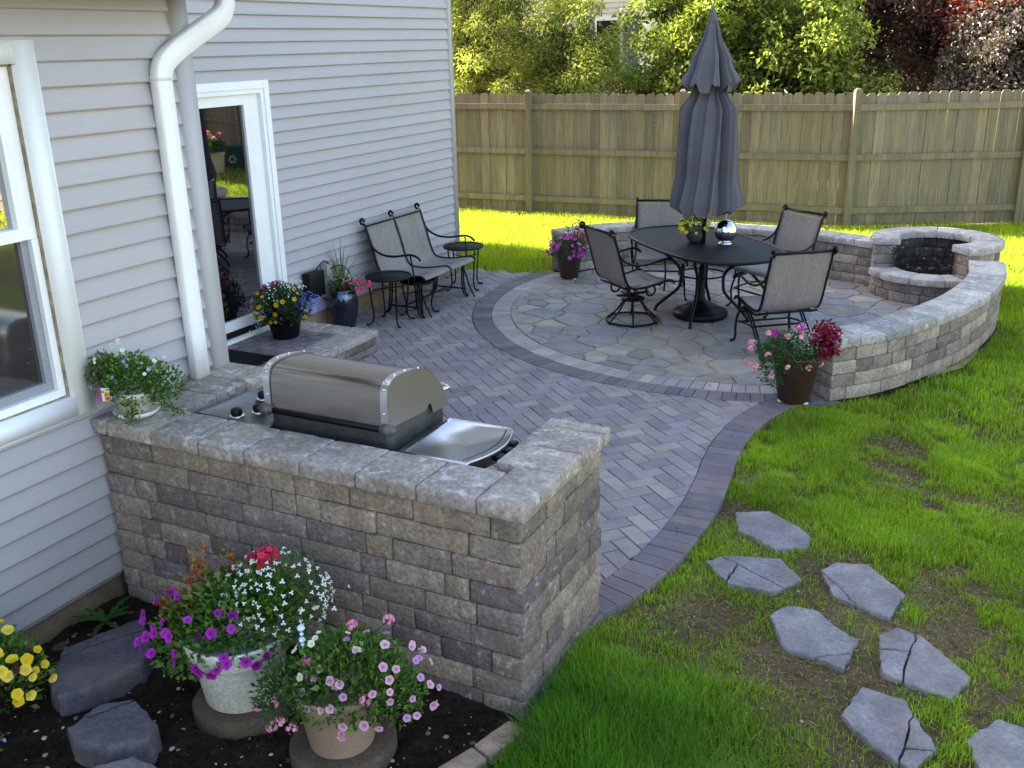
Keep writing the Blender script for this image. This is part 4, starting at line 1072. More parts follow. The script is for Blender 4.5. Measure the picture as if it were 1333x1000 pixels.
blooms('petunia_blooms',p1,P,d,.022,5,[(.52,.03,.55),(.60,.05,.60),(.45,.03,.50)],(.10,.0,.14),.3,.85)
P,d = around(16,(.20,.10,.07),(-.03,-.15,.29),zmin=-.9); blooms('front_petunias',p1,P,d,.021,5,[(.52,.03,.55),(.60,.05,.60)],(.10,.0,.14),.3,.85)
P,d = around(150,(.225,.20,.215),(.17,.02,.42),zmin=-.2,inner=.85)
blooms('lobelia_blooms',p1,P,d,.0105,3,[(.85,.88,.86),(.80,.85,.85)],(.7,.8,.6),.1,.35)
P,d = around(22,(.28,.22,.14),(.20,.0,.42),zmin=0,inner=.95); blooms('white_sprays',p1,P,d,.011,3,[(.85,.85,.86)],(.7,.8,.6),.1,.35)
clusters('geranium_blooms',p1,[(.125,.03,.60),(.155,.02,.615),(.10,.02,.59)],.035,.015,16,[(.70,.03,.10),(.62,.02,.07),(.78,.05,.14)],(.5,.0,.05))
stems(p1,(.06,.03,.3),[(.125,.03,.59),(.15,.02,.60),(.10,.02,.58)],.003)
P = []; 
for (bx,by,bz,n,hh) in ((-.145,.05,.50,70,.14),(-.26,.0,.40,60,.08),(-.16,-.03,.42,60,.09),(-.02,.1,.5,40,.1)):
    P.append(np.array([bx,by,bz])+NR.normal(size=(n,3))*np.array([.022,.022,hh*.45]))
P = np.concatenate(P); P = np.concatenate([P,P+NR.normal(size=P.shape)*.012]); leaves('rusty_plumes',P,NR.normal(size=P.shape)+[0,0,1],.026,.016,pal([(.34,.10,.025),(.42,.20,.03),(.26,.04,.03),(.16,.16,.03)],len(P)),M['leaf'],p1)
# tan pot
p2 = pot_root('flower_pot','plain tan pot of pale pink blooms and pink verbena, in front of the white pot',(-2.02,2.455,PZ))
pot_body(p2,[(0,0),(.120,0),(.124,.006),(.152,.185),(.156,.19),(.166,.245),(.166,.258),(.156,.26),(.15,.245)],M['tan_pot'],.153,.235)
foliage(p2,1400,(.24,.21,.20),(.04,0,.25),.028,.013)
foliage(p2,400,(.13,.12,.12),(-.17,-.05,.25),.03,.010,[(.04,.12,.03),(.06,.15,.035)],'verbena_leaves',zmin=-.7)
foliage(p2,400,(.13,.12,.12),(.21,-.05,.23),.026,.012,GREEN,'calibrachoa_leaves',zmin=-.8)
P,d = around(46,(.27,.22,.20),(.13,-.02,.25),zmin=-.4)
blooms('calibrachoa_blooms',p2,P,d,.0165,5,[(.80,.50,.66),(.76,.42,.62),(.84,.60,.72),(.62,.36,.66)],(.35,.05,.20),.3,.9)
P,d = around(9,(.2,.1,.22),(0,-.02,.27),zmin=.3); blooms('cream_blooms',p2,P,d,.014,5,[(.86,.86,.68)],(.6,.6,.2),.3,.9)
vp = [(-.29,-.06,.20),(-.22,-.10,.24),(-.19,-.12,.18),(-.15,-.14,.16),(-.24,-.08,.12),(-.10,-.02,.36),(.06,.06,.46),(.20,.06,.48),(.02,-.12,.33),(.13,-.16,.29)]
clusters('verbena_blooms',p2,vp,.020,.0085,22,[(.75,.20,.42),(.82,.45,.62),(.70,.12,.36)],(.85,.6,.7)); stems(p2,(0,0,.22),vp,.002)
mb = MB(); tube(mb,[(-.10,.0,.2),(-.115,.0,.42)],.003,6)
for (z,r) in ((.42,.008),(.44,.014),(.465,.009),(.49,.016),(.525,.003)): lathe(mb,[(0,-r),(r*.8,-r*.4),(r,0),(r*.8,r*.5),(0,r*1.1)],6,(-.115-.0,0,z))
mb.build('crystal_stake',M['crystal'],p2,False)
# small white pot on the counter
p3 = pot_root('flower_pot','small white pot and saucer of trailing green plants on the counter corner',(-3.555,3.055,.920))
mb = MB(); lathe(mb,[(0,.003),(.085,.003),(.10,.016),(.108,.030),(.104,.032),(.09,.018),(0,.012)],36); mb.build('saucer',M['cream_pot'],p3)
pot_body(p3,[(0,.013),(.062,.013),(.085,.10),(.090,.10),(.092,.125),(.084,.125)],M['cream_pot'],.083,.115)
foliage(p3,800,(.15,.13,.14),(0,0,.16),.022,.015,GREEN+[(.16,.26,.05)],zmin=-.55,stems=0)
foliage(p3,240,(.09,.09,.08),(-.13,0,.22),.022,.015,[(.10,.18,.04),(.17,.24,.05)],'left_shoots',zmin=-.8); foliage(p3,260,(.11,.09,.10),(.14,-.02,.16),.02,.013,GREEN,'right_shoots',zmin=-.9)
P = np.concatenate([np.array([.02+.0*t,-.10-.03*t,.10-.09*t])+NR.normal(size=(14,3))*.018 for t in np.linspace(0,1,9)]+[np.array([.13+.11*t,-.06,.09-.07*t])+NR.normal(size=(12,3))*.014 for t in np.linspace(0,1,8)])
leaves('trailing_stems',P,NR.normal(size=P.shape)+[0,0,-.4],.018,.012,pal(GREEN,len(P)),M['leaf'],p3)
P,d = around(15,(.20,.16,.18),(0,0,.16),zmin=-.3); blooms('lilac_blooms',p3,P,d,.0095,5,[(.32,.22,.62),(.42,.32,.66)],(.5,.45,.6),.15,.8)
P,d = around(14,(.2,.16,.19),(0,0,.18),zmin=.1); blooms('white_blooms',p3,P,d,.011,5,[(.85,.86,.80)],(.7,.75,.3),.2,.8)
mb = MB(); box(mb,-.125,-.075,-.092,-.090,.10,.165,(.86,.84,.80)); box(mb,-.125,-.113,-.0925,-.0905,.10,.165,(.55,.05,.22)); box(mb,-.100,-.075,-.0926,-.0906,.10,.145,(.85,.42,.03)); mb.build('plant_tag',M['tagcard'],p3,False)
# landing pot
p4 = pot_root('flower_pot','dark pot of yellow, blue and purple flowers on the landing by the door',(-5.41,6.33,LZ))
pot_body(p4,[(0,0),(.105,0),(.112,.006),(.158,.225),(.166,.23),(.166,.25),(.154,.25)],M['black_pot'],.155,.225)
foliage(p4,1200,(.235,.21,.20),(0,0,.26),.032,.015,[(.035,.085,.018),(.05,.11,.025),(.025,.065,.02)],zmin=-.6)
P,d = around(26,(.25,.21,.19),(-.02,-.01,.27),zmin=-.6); blooms('yellow_blooms',p4,P,d,.019,5,[(.82,.45,.01),(.85,.52,.02)],(.5,.18,.0),.2,.85)
P,d = around(85,(.12,.13,.13),(.215,-.02,.27),zmin=-.5,inner=.5); blooms('blue_blooms',p4,P,d,.012,4,[(.03,.05,.55),(.05,.09,.65)],(.3,.3,.6),.15,.6)
P,d = around(60,(.13,.12,.10),(.07,.03,.43),zmin=-.2,inner=.5); blooms('white_blooms',p4,P,d,.0085,4,[(.72,.75,.74)],(.6,.6,.4),.1,.6)
clusters('magenta_blooms',p4,[(-.11,.02,.44),(-.06,.03,.455),(-.15,.02,.42),(-.02,.03,.45)],.028,.014,14,[(.42,.03,.28),(.55,.05,.36)],(.3,0,.2))
P = np.array([-.2,-.08,.16])+NR.normal(size=(60,3))*[.03,.03,.05]; leaves('silver_leaves',P,NR.normal(size=P.shape),.03,.014,pal([(.30,.36,.34),(.22,.30,.26)],60),M['leaf'],p4)
# blue urn
p5 = pot_root('flower_urn','tall dark blue glazed urn with spiky grass and pink flowers beside the landing',(-5.53,7.33,.0))
pot_body(p5,[(0,0),(.095,0),(.10,.01),(.128,.14),(.140,.24),(.138,.30),(.125,.35),(.118,.36)],M['blue_urn'],.118,.35,name='urn')
mb = MB(); lathe(mb,[(.1255,.352),(.132,.372),(.136,.385),(.131,.388),(.119,.36)],40)
mb.build('rim',M['blue_urn'],p5)
mb = MB(); V = []; F = []
for i in range(9):
    for k in range(9):
        a = -PI/2+.18+(k/8-.5)*.75; z = .30+.085*i/8*(1); z = .385-(.385-.30-.02*math.sin(k*1.9))*(1-i/8); r = {True:.1405}.get(z < .315,.1385-(.0125*min(1,max(0,(z-.315)/.045)))+.012*max(0,(z-.35)/.035)); V.append((r*math.cos(a),r*math.sin(a),z))
for i in range(8):
    for k in range(8): F.append((i*9+k,i*9+k+1,(i+1)*9+k+1,(i+1)*9+k))
mb.add(V,F); mb.build('drip_glaze',M['blue_glaze'],p5)
mb = MB()
for k in range(26):
    a = random.uniform(0,2*PI); l = random.uniform(.25,.52); sp = random.choice([.06,.1,.16,.26]); bend = random.uniform(.2,1)
    b = Vector((.02*math.cos(a),.02*math.sin(a),.36)); pts = [b+Vector((math.cos(a)*sp*t**1.6,math.sin(a)*sp*t**1.6,l*t-(.10*bend*sp/.26)*t**3)) for t in [i/7 for i in range(8)]]
    s = Vector((-math.sin(a),math.cos(a),0)); V = []; 
    for i,p in enumerate(pts): wd = .007*(1-i/7)**.6+.0005; V += [p-s*wd,p+s*wd]
    c = random.choice([(.13,.20,.05),(.20,.26,.08),(.09,.15,.04)]); mb.add(V,[(2*i,2*i+1,2*i+3,2*i+2) for i in range(7)],c)
mb.build('spiky_grass',M['leaf'],p5,False)
foliage(p5,420,(.14,.12,.11),(0,0,.40),.026,.012,[(.06,.12,.03),(.10,.17,.05)],zmin=-.4)
P,d = around(110,(.15,.12,.14),(.03,0,.45),zmin=-.4,inner=.5); blooms('white_sprays',p5,P,d,.0065,4,[(.6,.64,.6)],(.5,.5,.3),.1,.6)
P,d = around(22,(.16,.11,.09),(.14,-.03,.40),zmin=-.4,inner=.6); blooms('pink_blooms',p5,P,d,.022,5,[(.72,.05,.20),(.80,.09,.26)],(.5,.0,.1),.2,.8)
# brown pots by the seat wall ends
def brown_pot(label, loc, r0, r1, h, group=None):
    t = pot_root('flower_pot',label,loc); pot_body(t,[(0,.012),(r0,.012),(r0+.006,.02),(r1-.004,h-.02),(r1,h-.012),(r1,h),(r1-.01,h)],M['brown_pot'],r1-.012,h-.025)
    mb = MB()
    for k in range(3): a = 2*PI*k/3-.9; rblock(mb,(.035,.035,.016),lambda p: Vector((math.cos(a)*(r0-.008)+p.x,math.sin(a)*(r0-.008)+p.y,.007+p.z)),.005,0,1,(1,1,1),.1)
    mb.build('pot_feet',M['cream_pot'],t); return t
p6 = brown_pot('brown tapered pot of magenta flowers at the left end of the back seat wall',(-4.37,10.02,.0),.098,.152,.31)
foliage(p6,700,(.22,.19,.15),(0,0,.33),.032,.016,[(.05,.12,.03),(.07,.15,.03)],zmin=-.5)
P,d = around(46,(.23,.19,.14),(-.03,-.02,.34),zmin=-.5); blooms('magenta_blooms',p6,P,d,.024,5,[(.62,.05,.50),(.70,.12,.55),(.72,.25,.52)],(.4,.0,.3),.25,.85)
P = np.array([.10,.05,.50])+NR.normal(size=(260,3))*[.085,.07,.07]; leaves('red_foliage',P,NR.normal(size=P.shape)+[0,0,.6],.034,.018,pal([(.22,.02,.06),(.30,.05,.10),(.16,.02,.05),(.40,.12,.18)],260),M['leaf'],p6)
p7 = brown_pot('brown tapered pot of pink flowers and burgundy leaves at the seat wall lawn end',(-1.245,6.985,.002),.112,.172,.36)
foliage(p7,900,(.23,.20,.16),(-.06,-.02,.37),.030,.014,[(.05,.13,.03),(.08,.17,.035),(.04,.10,.03)],zmin=-.5)
foliage(p7,220,(.10,.09,.15),(-.19,-.08,.27),.026,.013,[(.05,.12,.03),(.07,.15,.04)],'trailing_leaves',zmin=-1)
P,d = around(30,(.29,.22,.19),(-.10,-.03,.36),zmin=-.6)
clusters('pink_clusters',p7,[tuple(x) for x in P[:22]],.018,.013,9,[(.80,.28,.48),(.84,.40,.58),(.75,.20,.42)],(.8,.5,.6))
clusters('magenta_clusters',p7,[(.0,-.02,.56),(.03,-.01,.56),(.11,-.06,.49),(-.17,.0,.52)],.026,.018,10,[(.66,.03,.50),(.58,.04,.58)],(.4,0,.3))
P = np.array([.02,-.07,.48])+NR.normal(size=(230,3))*[.05,.04,.06]; leaves('silver_leaves',P,NR.normal(size=P.shape)+[0,-.4,.5],.028,.010,pal([(.55,.60,.56),(.42,.48,.44)],230),M['leaf'],p7)
P = np.array([.18,-.02,.46])+unit(NR.normal(size=(620,3)))*(NR.random((620,1))**.5)*[.12,.10,.155]; leaves('burgundy_leaves',P,NR.normal(size=P.shape)+[.3,-.3,.4],.042,.024,pal([(.20,.008,.04),(.28,.02,.07),(.13,.006,.03),(.36,.05,.12)],620),M['leaf'],p7)
# bowl on the dining table
p8 = pot_root('flower_bowl','round dark bowl of small yellow flowers on the dining table',(-2.63,9.03,.716),'flower bowl')
pot_body(p8,[(0,0),(.045,0),(.075,.02),(.092,.055),(.094,.085),(.084,.115),(.076,.118)],M['grey_bowl'],.075,.11,name='bowl')
foliage(p8,420,(.135,.12,.12),(-.02,0,.16),.024,.011,[(.08,.17,.03),(.12,.22,.05)],zmin=-.6)
P,d = around(48,(.145,.12,.13),(-.02,0,.16),zmin=-.55); blooms('yellow_blooms',p8,P,d,.0175,5,[(.85,.72,.03),(.88,.80,.08)],(.5,.28,.0),.25,.85)
# garden bed plants
p9 = pot_root('petunia_plant','yellow petunia plant growing in the dark bed against the house wall',(-3.50,2.06,LAWN_Z),'plant')
foliage(p9,700,(.24,.22,.24),(0,0,.12),.032,.015,zmin=-.2)
P,d = around(38,(.26,.24,.25),(0,0,.13),zmin=0); blooms('yellow_blooms',p9,P,d,.022,5,[(.86,.66,.04),(.84,.60,.03),(.88,.74,.12)],(.75,.42,.0),.55,.9)
P,d = around(4,(.24,.2,.2),(.05,-.0,.15),zmin=.1); blooms('maroon_blooms',p9,P,d,.018,5,[(.12,.01,.02)],(.05,0,.01),.4,.9)
p10 = pot_root('lobelia_plant','small blue flowered plant in the bed below the yellow petunias',(-3.28,1.80,LAWN_Z),'plant')
foliage(p10,260,(.11,.11,.11),(0,0,.05),.024,.009,zmin=0); P,d = around(22,(.12,.12,.12),(0,0,.05),zmin=0); blooms('blue_blooms',p10,P,d,.012,5,[(.22,.32,.78)],(.8,.7,.3),.1,.7)
wd_ = pot_root('garden_weed','jagged green weed sprouting from the soil at the house foundation',(-3.58,2.70,LAWN_Z),'plant')
mb = MB()
for k in range(9):
    a = 2*PI*k/9+random.uniform(-.3,.3); l = random.uniform(.10,.20); up_ = random.uniform(.3,1.1); s = Vector((-math.sin(a),math.cos(a),0)); V = []
    for i in range(9):
        t = i/8; p = Vector((math.cos(a)*l*t,math.sin(a)*l*t,.02+l*up_*t*(1-.55*t))); wdt = .020*math.sin(PI*min(1,t*.85+.08))*(1 if i%2 else .5); V += [p-s*wdt,p,p+s*wdt]
    mb.add(V,[q for i in range(8) for q in ((3*i,3*i+1,3*i+4,3*i+3),(3*i+1,3*i+2,3*i+5,3*i+4))],random.choice([(.045,.12,.025),(.06,.15,.03)]))
mb.build('weed_leaves',M['leaf'],wd_,False)

# ------------------------------------------------------------------ stepping stones, edging, pebbles
def rough_slab(mb, poly, z0, z1, bev, col, seed, side=.006, top=.004):
    if area(poly) < 0: poly = poly[::-1]
    n = len(poly); cx = sum(p[0] for p in poly)/n; cy = sum(p[1] for p in poly)/n; V = []
    def nz(x,y,z,f,a): return mnoise.noise_vector(Vector((x*f,y*f,z*f+seed*5.3)))*a
    for (z,k) in ((z0,1.0),(z0+(z1-z0)*.4,1.012),(z0+(z1-z0)*.75,1.0),(z1-bev*.6,.992),(z1-bev*.1,.972),(z1,.94),(z1,.75),(z1,.5),(z1,.25)):
        for (x,y) in poly:
            px,py = cx+(x-cx)*k,cy+(y-cy)*k; d = nz(px,py,z,22,side if k > .96 else 0)+nz(px,py,z,60,side*.4 if k > .96 else 0)
            dz = (mnoise.noise(Vector((px*9,py*9,seed)))*1.2+mnoise.noise(Vector((px*28,py*28,seed)))*.6)*top if z >= z1-bev else 0
            V.append((px+d.x,py+d.y,z+dz))
    V.append((cx,cy,z1+mnoise.noise(Vector((cx*9,cy*9,seed)))*1.2*top)); F = []
    for r_ in range(8):
        for i in range(n): j = (i+1) % n; F.append((r_*n+i,r_*n+j,(r_+1)*n+j,(r_+1)*n+i))
    for i in range(n): F.append((8*n+i,8*n+(i+1)%n,9*n))
    C = []
    for (x,y,z) in V: k = 1+.22*mnoise.noise(Vector((x*7,y*7,seed*2.1))); C.append((col[0]*k*(1+.10*mnoise.noise(Vector((x*5,y*5,seed+9)))),col[1]*k,col[2]*k))
    mb.add(V,F,C)
def stone_shape(poly, seed, amp=.008):
    out = []
    for k in range(len(poly)):
        a,b = poly[k],poly[(k+1)%len(poly)]; l = math.hypot(b[0]-a[0],b[1]-a[1]); m_ = max(1,int(l/.02))
        for t in range(m_):
            u = t/m_; x,y = a[0]+(b[0]-a[0])*u, a[1]+(b[1]-a[1])*u; nv = mnoise.noise_vector(Vector((x*24,y*24,seed*3.1)))*amp+mnoise.noise_vector(Vector((x*70,y*70,seed)))*amp*.4
            out.append((x+nv.x,y+nv.y))
    return out
def cut_wavy(poly, a, b, g):
    """split a polygon along the line a-b, leaving a crack of width g"""
    dx,dy = b[0]-a[0],b[1]-a[1]; l = math.hypot(dx,dy); n = (dy/l,-dx/l); d = a[0]*n[0]+a[1]*n[1]
    return clip(poly,n,d-g), clip(poly,(-n[0],-n[1]),-d-g)
STEP = [
 ('flat cracked stepping stone nearest the patio border, long and low in the grass',[(-1.18,5.07),(-1.01,5.16),(-.74,4.98),(-.72,4.82),(-.87,4.73),(-1.11,4.86)],[((-1.0,5.2),(-.70,4.93))]),
 ('flat stepping stone broken into three, left of the second pair on the lawn',[(-1.17,4.44),(-1.11,4.55),(-.83,4.64),(-.69,4.48),(-.78,4.30),(-1.0,4.28)],[((-1.16,4.56),(-.72,4.34))]),
 ('flat stepping stone with a broken lower left corner, right of the second pair',[(-.62,4.62),(-.56,4.73),(-.41,4.76),(-.21,4.54),(-.25,4.30),(-.52,4.38)],[((-.66,4.66),(-.34,4.26))]),
 ('flat stepping stone with one chipped corner piece, left in the middle of the path',[(-.76,4.09),(-.70,4.21),(-.58,4.22),(-.36,4.04),(-.38,3.80),(-.65,3.86)],[((-.58,3.78),(-.30,3.98))]),
 ('flat stepping stone split in three by a long crack, right of the mid path',[(-.28,4.13),(-.21,4.22),(-.11,4.20),(.11,3.97),(.05,3.77),(-.23,3.84)],[((-.13,4.26),(-.15,3.74))]),
 ('large flat stepping stone with a cracked right side near the bottom of the lawn',[(-.34,3.48),(-.29,3.71),(-.12,3.69),(.02,3.43),(-.05,3.26),(-.22,3.36)],[((-.08,3.76),(-.10,3.2))]),
 ('pale flat stepping stone at the end of the path, cut by the picture edge',[(.11,3.54),(.23,3.73),(.34,3.71),(.52,3.50),(.42,3.25),(.24,3.22)],[]),
]
STC = [(.235,.215,.235),(.225,.205,.222),(.25,.228,.24),(.232,.222,.23),(.25,.225,.235),(.23,.215,.23),(.26,.25,.25)]
for i,(lab,poly,cuts) in enumerate(STEP):
    pieces = [poly if area(poly) > 0 else poly[::-1]]
    for a,b in cuts:
        new = []
        for p in pieces: new += [q for q in cut_wavy(p,a,b,.0035) if len(q) > 2]
        pieces = new
    if i in (1,4,5):        # a second crack across the smaller piece
        pieces.sort(key=lambda p: abs(area(p))); s = pieces[0]; cx = sum(p[0] for p in s)/len(s); cy = sum(p[1] for p in s)/len(s)
        q1,q2 = cut_wavy(s,(cx-.1,cy-.04),(cx+.1,cy+.03),.005) if i != 1 else cut_wavy(s,(cx-.06,cy-.09),(cx-.05,cy+.1),.005)
        pieces = [q for q in (q1,q2) if len(q) > 2]+pieces[1:]
    mb = MB()
    for p in pieces: rough_slab(mb,stone_shape(p,i+1,.010),LAWN_Z-.03,LAWN_Z+.014,.006,STC[i],i+1,.004,.0035)
    tag(mb.build('stepping_stone',M['caststone']),lab,'stepping stone','stepping stones across the lawn')
LST = [
 ('thick grey stepping stone with a split back piece beside the house foundation',[(-3.29,2.17),(-3.45,2.37),(-3.32,2.70),(-3.12,2.56),(-3.06,2.46),(-3.11,2.24),(-3.19,2.13)],[((-3.42,2.32),(-3.2,2.72))],[(-3.435,2.38)],2.17),
 ('thick grey stepping stone with a small left chip, left of the white pot',[(-2.99,2.01),(-2.99,2.16),(-2.88,2.25),(-2.68,2.17),(-2.655,2.10),(-2.75,1.99),(-2.93,1.97)],[((-3.02,2.03),(-2.86,2.28))],[],0),
 ('thick pale stepping stone at the bottom edge of the dark bed',[(-2.74,1.80),(-2.72,1.90),(-2.63,2.01),(-2.50,1.99),(-2.42,1.88),(-2.50,1.74),(-2.66,1.72)],[],[],0)]
for i,(lab,poly,cuts,_,_) in enumerate(LST):
    pieces = [poly if area(poly) > 0 else poly[::-1]]
    for a,b in cuts:
        new = []
        for p in pieces: new += [q for q in cut_wavy(p,a,b,.003) if len(q) > 2]
        pieces = new
    mb = MB()
    for p in pieces: rough_slab(mb,stone_shape(p,i+20,.010),LAWN_Z-.02,.078,.007,[(.085,.08,.10),(.115,.105,.12),(.15,.148,.16)][i],i+20,.009,.0035)
    tag(mb.build('stepping_stone',M['caststone']),lab,'stepping stone','thick stepping stones in the dark bed')
for k,(lab,x,y,a) in enumerate((('pinkish edging brick at the counter corner, end of the row',-1.485,2.735,1.28),('pinkish edging brick cut off by the bottom of the picture',-1.55,2.535,1.20))):
    mb = MB(); ca_,sa_ = math.cos(a),math.sin(a)
    rblock(mb,(.195,.095,.055),lambda p: Vector((x+p.x*ca_-p.y*sa_,y+p.x*sa_+p.y*ca_,LAWN_Z+.030+p.z)),.008,.003,k+3,(1,1,1),.05)
    tag(mb.build('edging_brick',M['brick']),lab,'edging brick','edging bricks along the bed')
def pebbles(name, pts, rr):
    V = []; F = []; C = []
    import itertools
    base = [(1,0,0),(-1,0,0),(0,1,0),(0,-1,0),(0,0,1),(0,0,-1)]
    ico = [Vector(v) for v in base]
    fc = [(0,2,4),(2,1,4),(1,3,4),(3,0,4),(2,0,5),(1,2,5),(3,1,5),(0,3,5)]
    mid = {}; fc2 = []
    def mp_(a,b):
        k = (min(a,b),max(a,b))
        if k not in mid: mid[k] = len(ico); ico.append((ico[a]+ico[b]).normalized())
        return mid[k]
    for a,b,c in fc: ab,bc,ca_ = mp_(a,b),mp_(b,c),mp_(c,a); fc2 += [(a,ab,ca_),(b,bc,ab),(c,ca_,bc),(ab,bc,ca_)]
    mb = MB()
    for (x,y,z) in pts:
        r = rr*random.choice([.4,.5,.6,.8,1,1.5]); s = Vector((r*random.uniform(.8,1.5),r*random.uniform(.7,1.1),r*random.uniform(.5,.8))); a = random.uniform(0,6)
        c = random.choice([(.42,.38,.33),(.30,.25,.20),(.22,.18,.15),(.50,.46,.41),(.16,.12,.09)])
        mb.add([(x+(v.x*s.x)*math.cos(a)-v.y*s.y*math.sin(a),y+v.x*s.x*math.sin(a)+v.y*s.y*math.cos(a),z+v.z*s.z) for v in [q*random.uniform(.85,1.1) for q in ico]],fc2,c)
    return tag(mb.build(name,M['pebble']),kind='stuff')
pp = []
for _ in range(430):
    x,y = random.uniform(-3.68,-1.45),random.uniform(1.5,2.9)
    if x > -1.5 and y < 2.8: continue
    pp.append((x,y,soilz(x,y)+.001))
pebbles('gravel',pp,.008)
pebbles('lawn_gravel',[(random.uniform(-1.3,.3),random.uniform(2.9,5.2),LAWN_Z-.008) for _ in range(200)],.006)

# ------------------------------------------------------------------ fence
FC = [(.235,.19,.135),(.215,.175,.13),(.255,.205,.145),(.205,.17,.13),(.225,.18,.125),(.195,.162,.125),(.245,.198,.138)]
def fence(label, posts, gz=LAWN_Z, H=1.83, group='weathered board fence runs around the yard'):
    root = tag(empty('board_fence',(posts[0][0],posts[0][1],gz)),label,'fence',group); iv = Matrix.Translation(-root.location)
    def part(mb,name): o = mb.build(name,M['fence'],root,False); o.matrix_parent_inverse = iv
    for (a,b) in zip(posts,posts[1:]):
        A,B = Vector((*a,0)),Vector((*b,0)); d = (B-A); L = d.length; d.normalize(); n = Vector((d.y,-d.x,0))
        if n.y > 0 and abs(d.x) > abs(d.y): n = -n
        if abs(d.y) > abs(d.x) and n.x > 0: n = -n
        def obox(mb,s0,s1,t0,t1,z0,z1,c):
            V = [A+d*s+n*t+Vector((0,0,z)) for z in (z0,z1) for s,t in ((s0,t0),(s1,t0),(s1,t1),(s0,t1))]
            mb.add(V,[(3,2,1,0),(4,5,6,7),(0,1,5,4),(1,2,6,5),(2,3,7,6),(3,0,4,7)],c)
        mb = MB(); s = .0; np_ = max(1,int(round(L/.142))); wpk = L/np_
        for k in range(np_):
            c = random.choice(FC); q = 1+random.uniform(-.15,.13); c = tuple(v*q for v in c); g = random.choice([.001,.0015,.002,.003]); z1 = gz+H+random.uniform(-.012,.012); z0 = gz+.02; s0,s1 = k*wpk+g,(k+1)*wpk-g; e = .028
            t0 = random.choice([-.007,-.004,0,.002])+random.uniform(-.001,.001); lean = random.uniform(-.003,.003)
            prof = [(s0,z0),(s1,z0),(s1+lean,z1-.035),(s1-e*.5+lean,z1-.010),(s1-e+lean,z1),(s0+e+lean,z1),(s0+e*.5+lean,z1-.010),(s0+lean,z1-.035)]
            V = [A+d*u+n*(t0)+Vector((0,0,z)) for u,z in prof]+[A+d*u+n*(t0-.017)+Vector((0,0,z)) for u,z in prof]
            m_ = len(prof); mb.add(V,[tuple(range(m_)),tuple(reversed(range(m_,2*m_)))]+[(i,m_+i,m_+(i+1)%m_,(i+1)%m_) for i in range(m_)],c)
        part(mb,'picket_panel')
        for z in (.20,.93,1.60):
            mb = MB(); q = random.uniform(.85,1.05); obox(mb,.03,L-.03,.004,.042,gz+z,gz+z+.085,tuple(v*q for v in FC[0])); part(mb,'rail')
        mb = MB(); c = tuple(v*random.uniform(.8,.9) for v in FC[4]); V = []; hh = .046
        Q = A-d*0+n*.048
        for (z,k) in ((-.1,1),(H+.035,1),(H+.055,.75),(H+.066,.4)):
            for (u,t) in ((-hh,-hh),(hh,-hh),(hh,hh),(-hh,hh)): V.append(Q+d*u*k+n*t*k+Vector((0,0,gz+z)))
        mb.add(V,[(i*4+k,i*4+(k+1)%4,i*4+4+(k+1)%4,i*4+4+k) for i in range(3) for k in range(4)]+[(12,13,14,15)],c); part(mb,'post')
    return root
fence('long weathered board fence behind the patio, running from the house to the bend',[(-11.6,13.9),(-9.22,14.0),(-6.82,14.12),(-4.42,14.28),(-2.06,14.50)])
fence('weathered board fence section angling away to the right past the fire pit',[(-2.06,14.50),(.07,15.60),(2.2,16.7),(4.34,17.8),(6.5,18.9),(8.0,19.65)])
fence('side board fence of the yard, seen only mirrored in the window glass',[(8.0,19.65)]+[(8.0,19.65-2.42*k) for k in range(1,11)])

# ------------------------------------------------------------------ bins seen mirrored in the door glass
rb = tag(empty('recycling_bin',(4.43,17.45,LAWN_Z),R(-42)),'green recycling bin with white recycling mark, mirrored in the door glass','recycling bin')
mb = MB(); V = []
for (z,k) in ((0,.86),(.44,1),(.44,1.06),(.50,1.06)):
    V += [(-.24*k,-.19*k,z),(.24*k,-.19*k,z),(.24*k,.19*k,z),(-.24*k,.19*k,z)]
mb.add(V,[(i*4+k,i*4+(k+1)%4,i*4+4+(k+1)%4,i*4+4+k) for i in range(3) for k in range(4)]+[(12,13,14,15),(3,2,1,0)]); mb.build('bin_body',M['green_bin'],rb,False)
mb = MB()
for k in range(3):
    a0 = PI/2+2*PI*k/3; tipa = Vector((.115*math.cos(a0),0,.22+.115*math.sin(a0))); nb = Vector((.115*math.cos(a0+2*PI/3),0,.22+.115*math.sin(a0+2*PI/3)))
    a_ = tipa.lerp(nb,.14); b_ = tipa.lerp(nb,.62); dr = (nb-tipa).normalized(); pn = Vector((-dr.z,0,dr.x)); h = .017
    def pj(v): return (v.x,-.19*(.86+.14*v.z/.44)-.004,v.z)
    mb.add([pj(a_-pn*h),pj(b_-pn*h),pj(b_+pn*h),pj(a_+pn*h)],[(0,1,2,3)]); mb.add([pj(b_-pn*h*2.1),pj(b_+dr*.045),pj(b_+pn*h*2.1)],[(0,1,2)])
mb.build('recycling_mark',M['mark'],rb,False)
pb = tag(empty('planter_box',(4.36,16.60,LAWN_Z),R(-42)),'beige planter box of pink geraniums, mirrored in the door glass','planter')
mb = MB(); V = []
for (z,k) in ((0,.9),(.40,1),(.40,1.06),(.45,1.06)):
    V += [(-.36*k,-.20*k,z),(.36*k,-.20*k,z),(.36*k,.20*k,z),(-.36*k,.20*k,z)]
mb.add(V,[(i*4+k,i*4+(k+1)%4,i*4+4+(k+1)%4,i*4+4+k) for i in range(3) for k in range(4)]+[(12,13,14,15)]); mb.build('box',M['beige_bin'],pb,False)
foliage(pb,700,(.42,.25,.28),(0,0,.5),.07,.05); clusters('geranium_blooms',pb,[(-.3,0,.80),(-.05,.02,.84),(.12,0,.82),(.3,0,.72),(-.16,-.1,.72)],.06,.03,16,[(.85,.18,.24),(.80,.26,.32)],(.7,.1,.15))

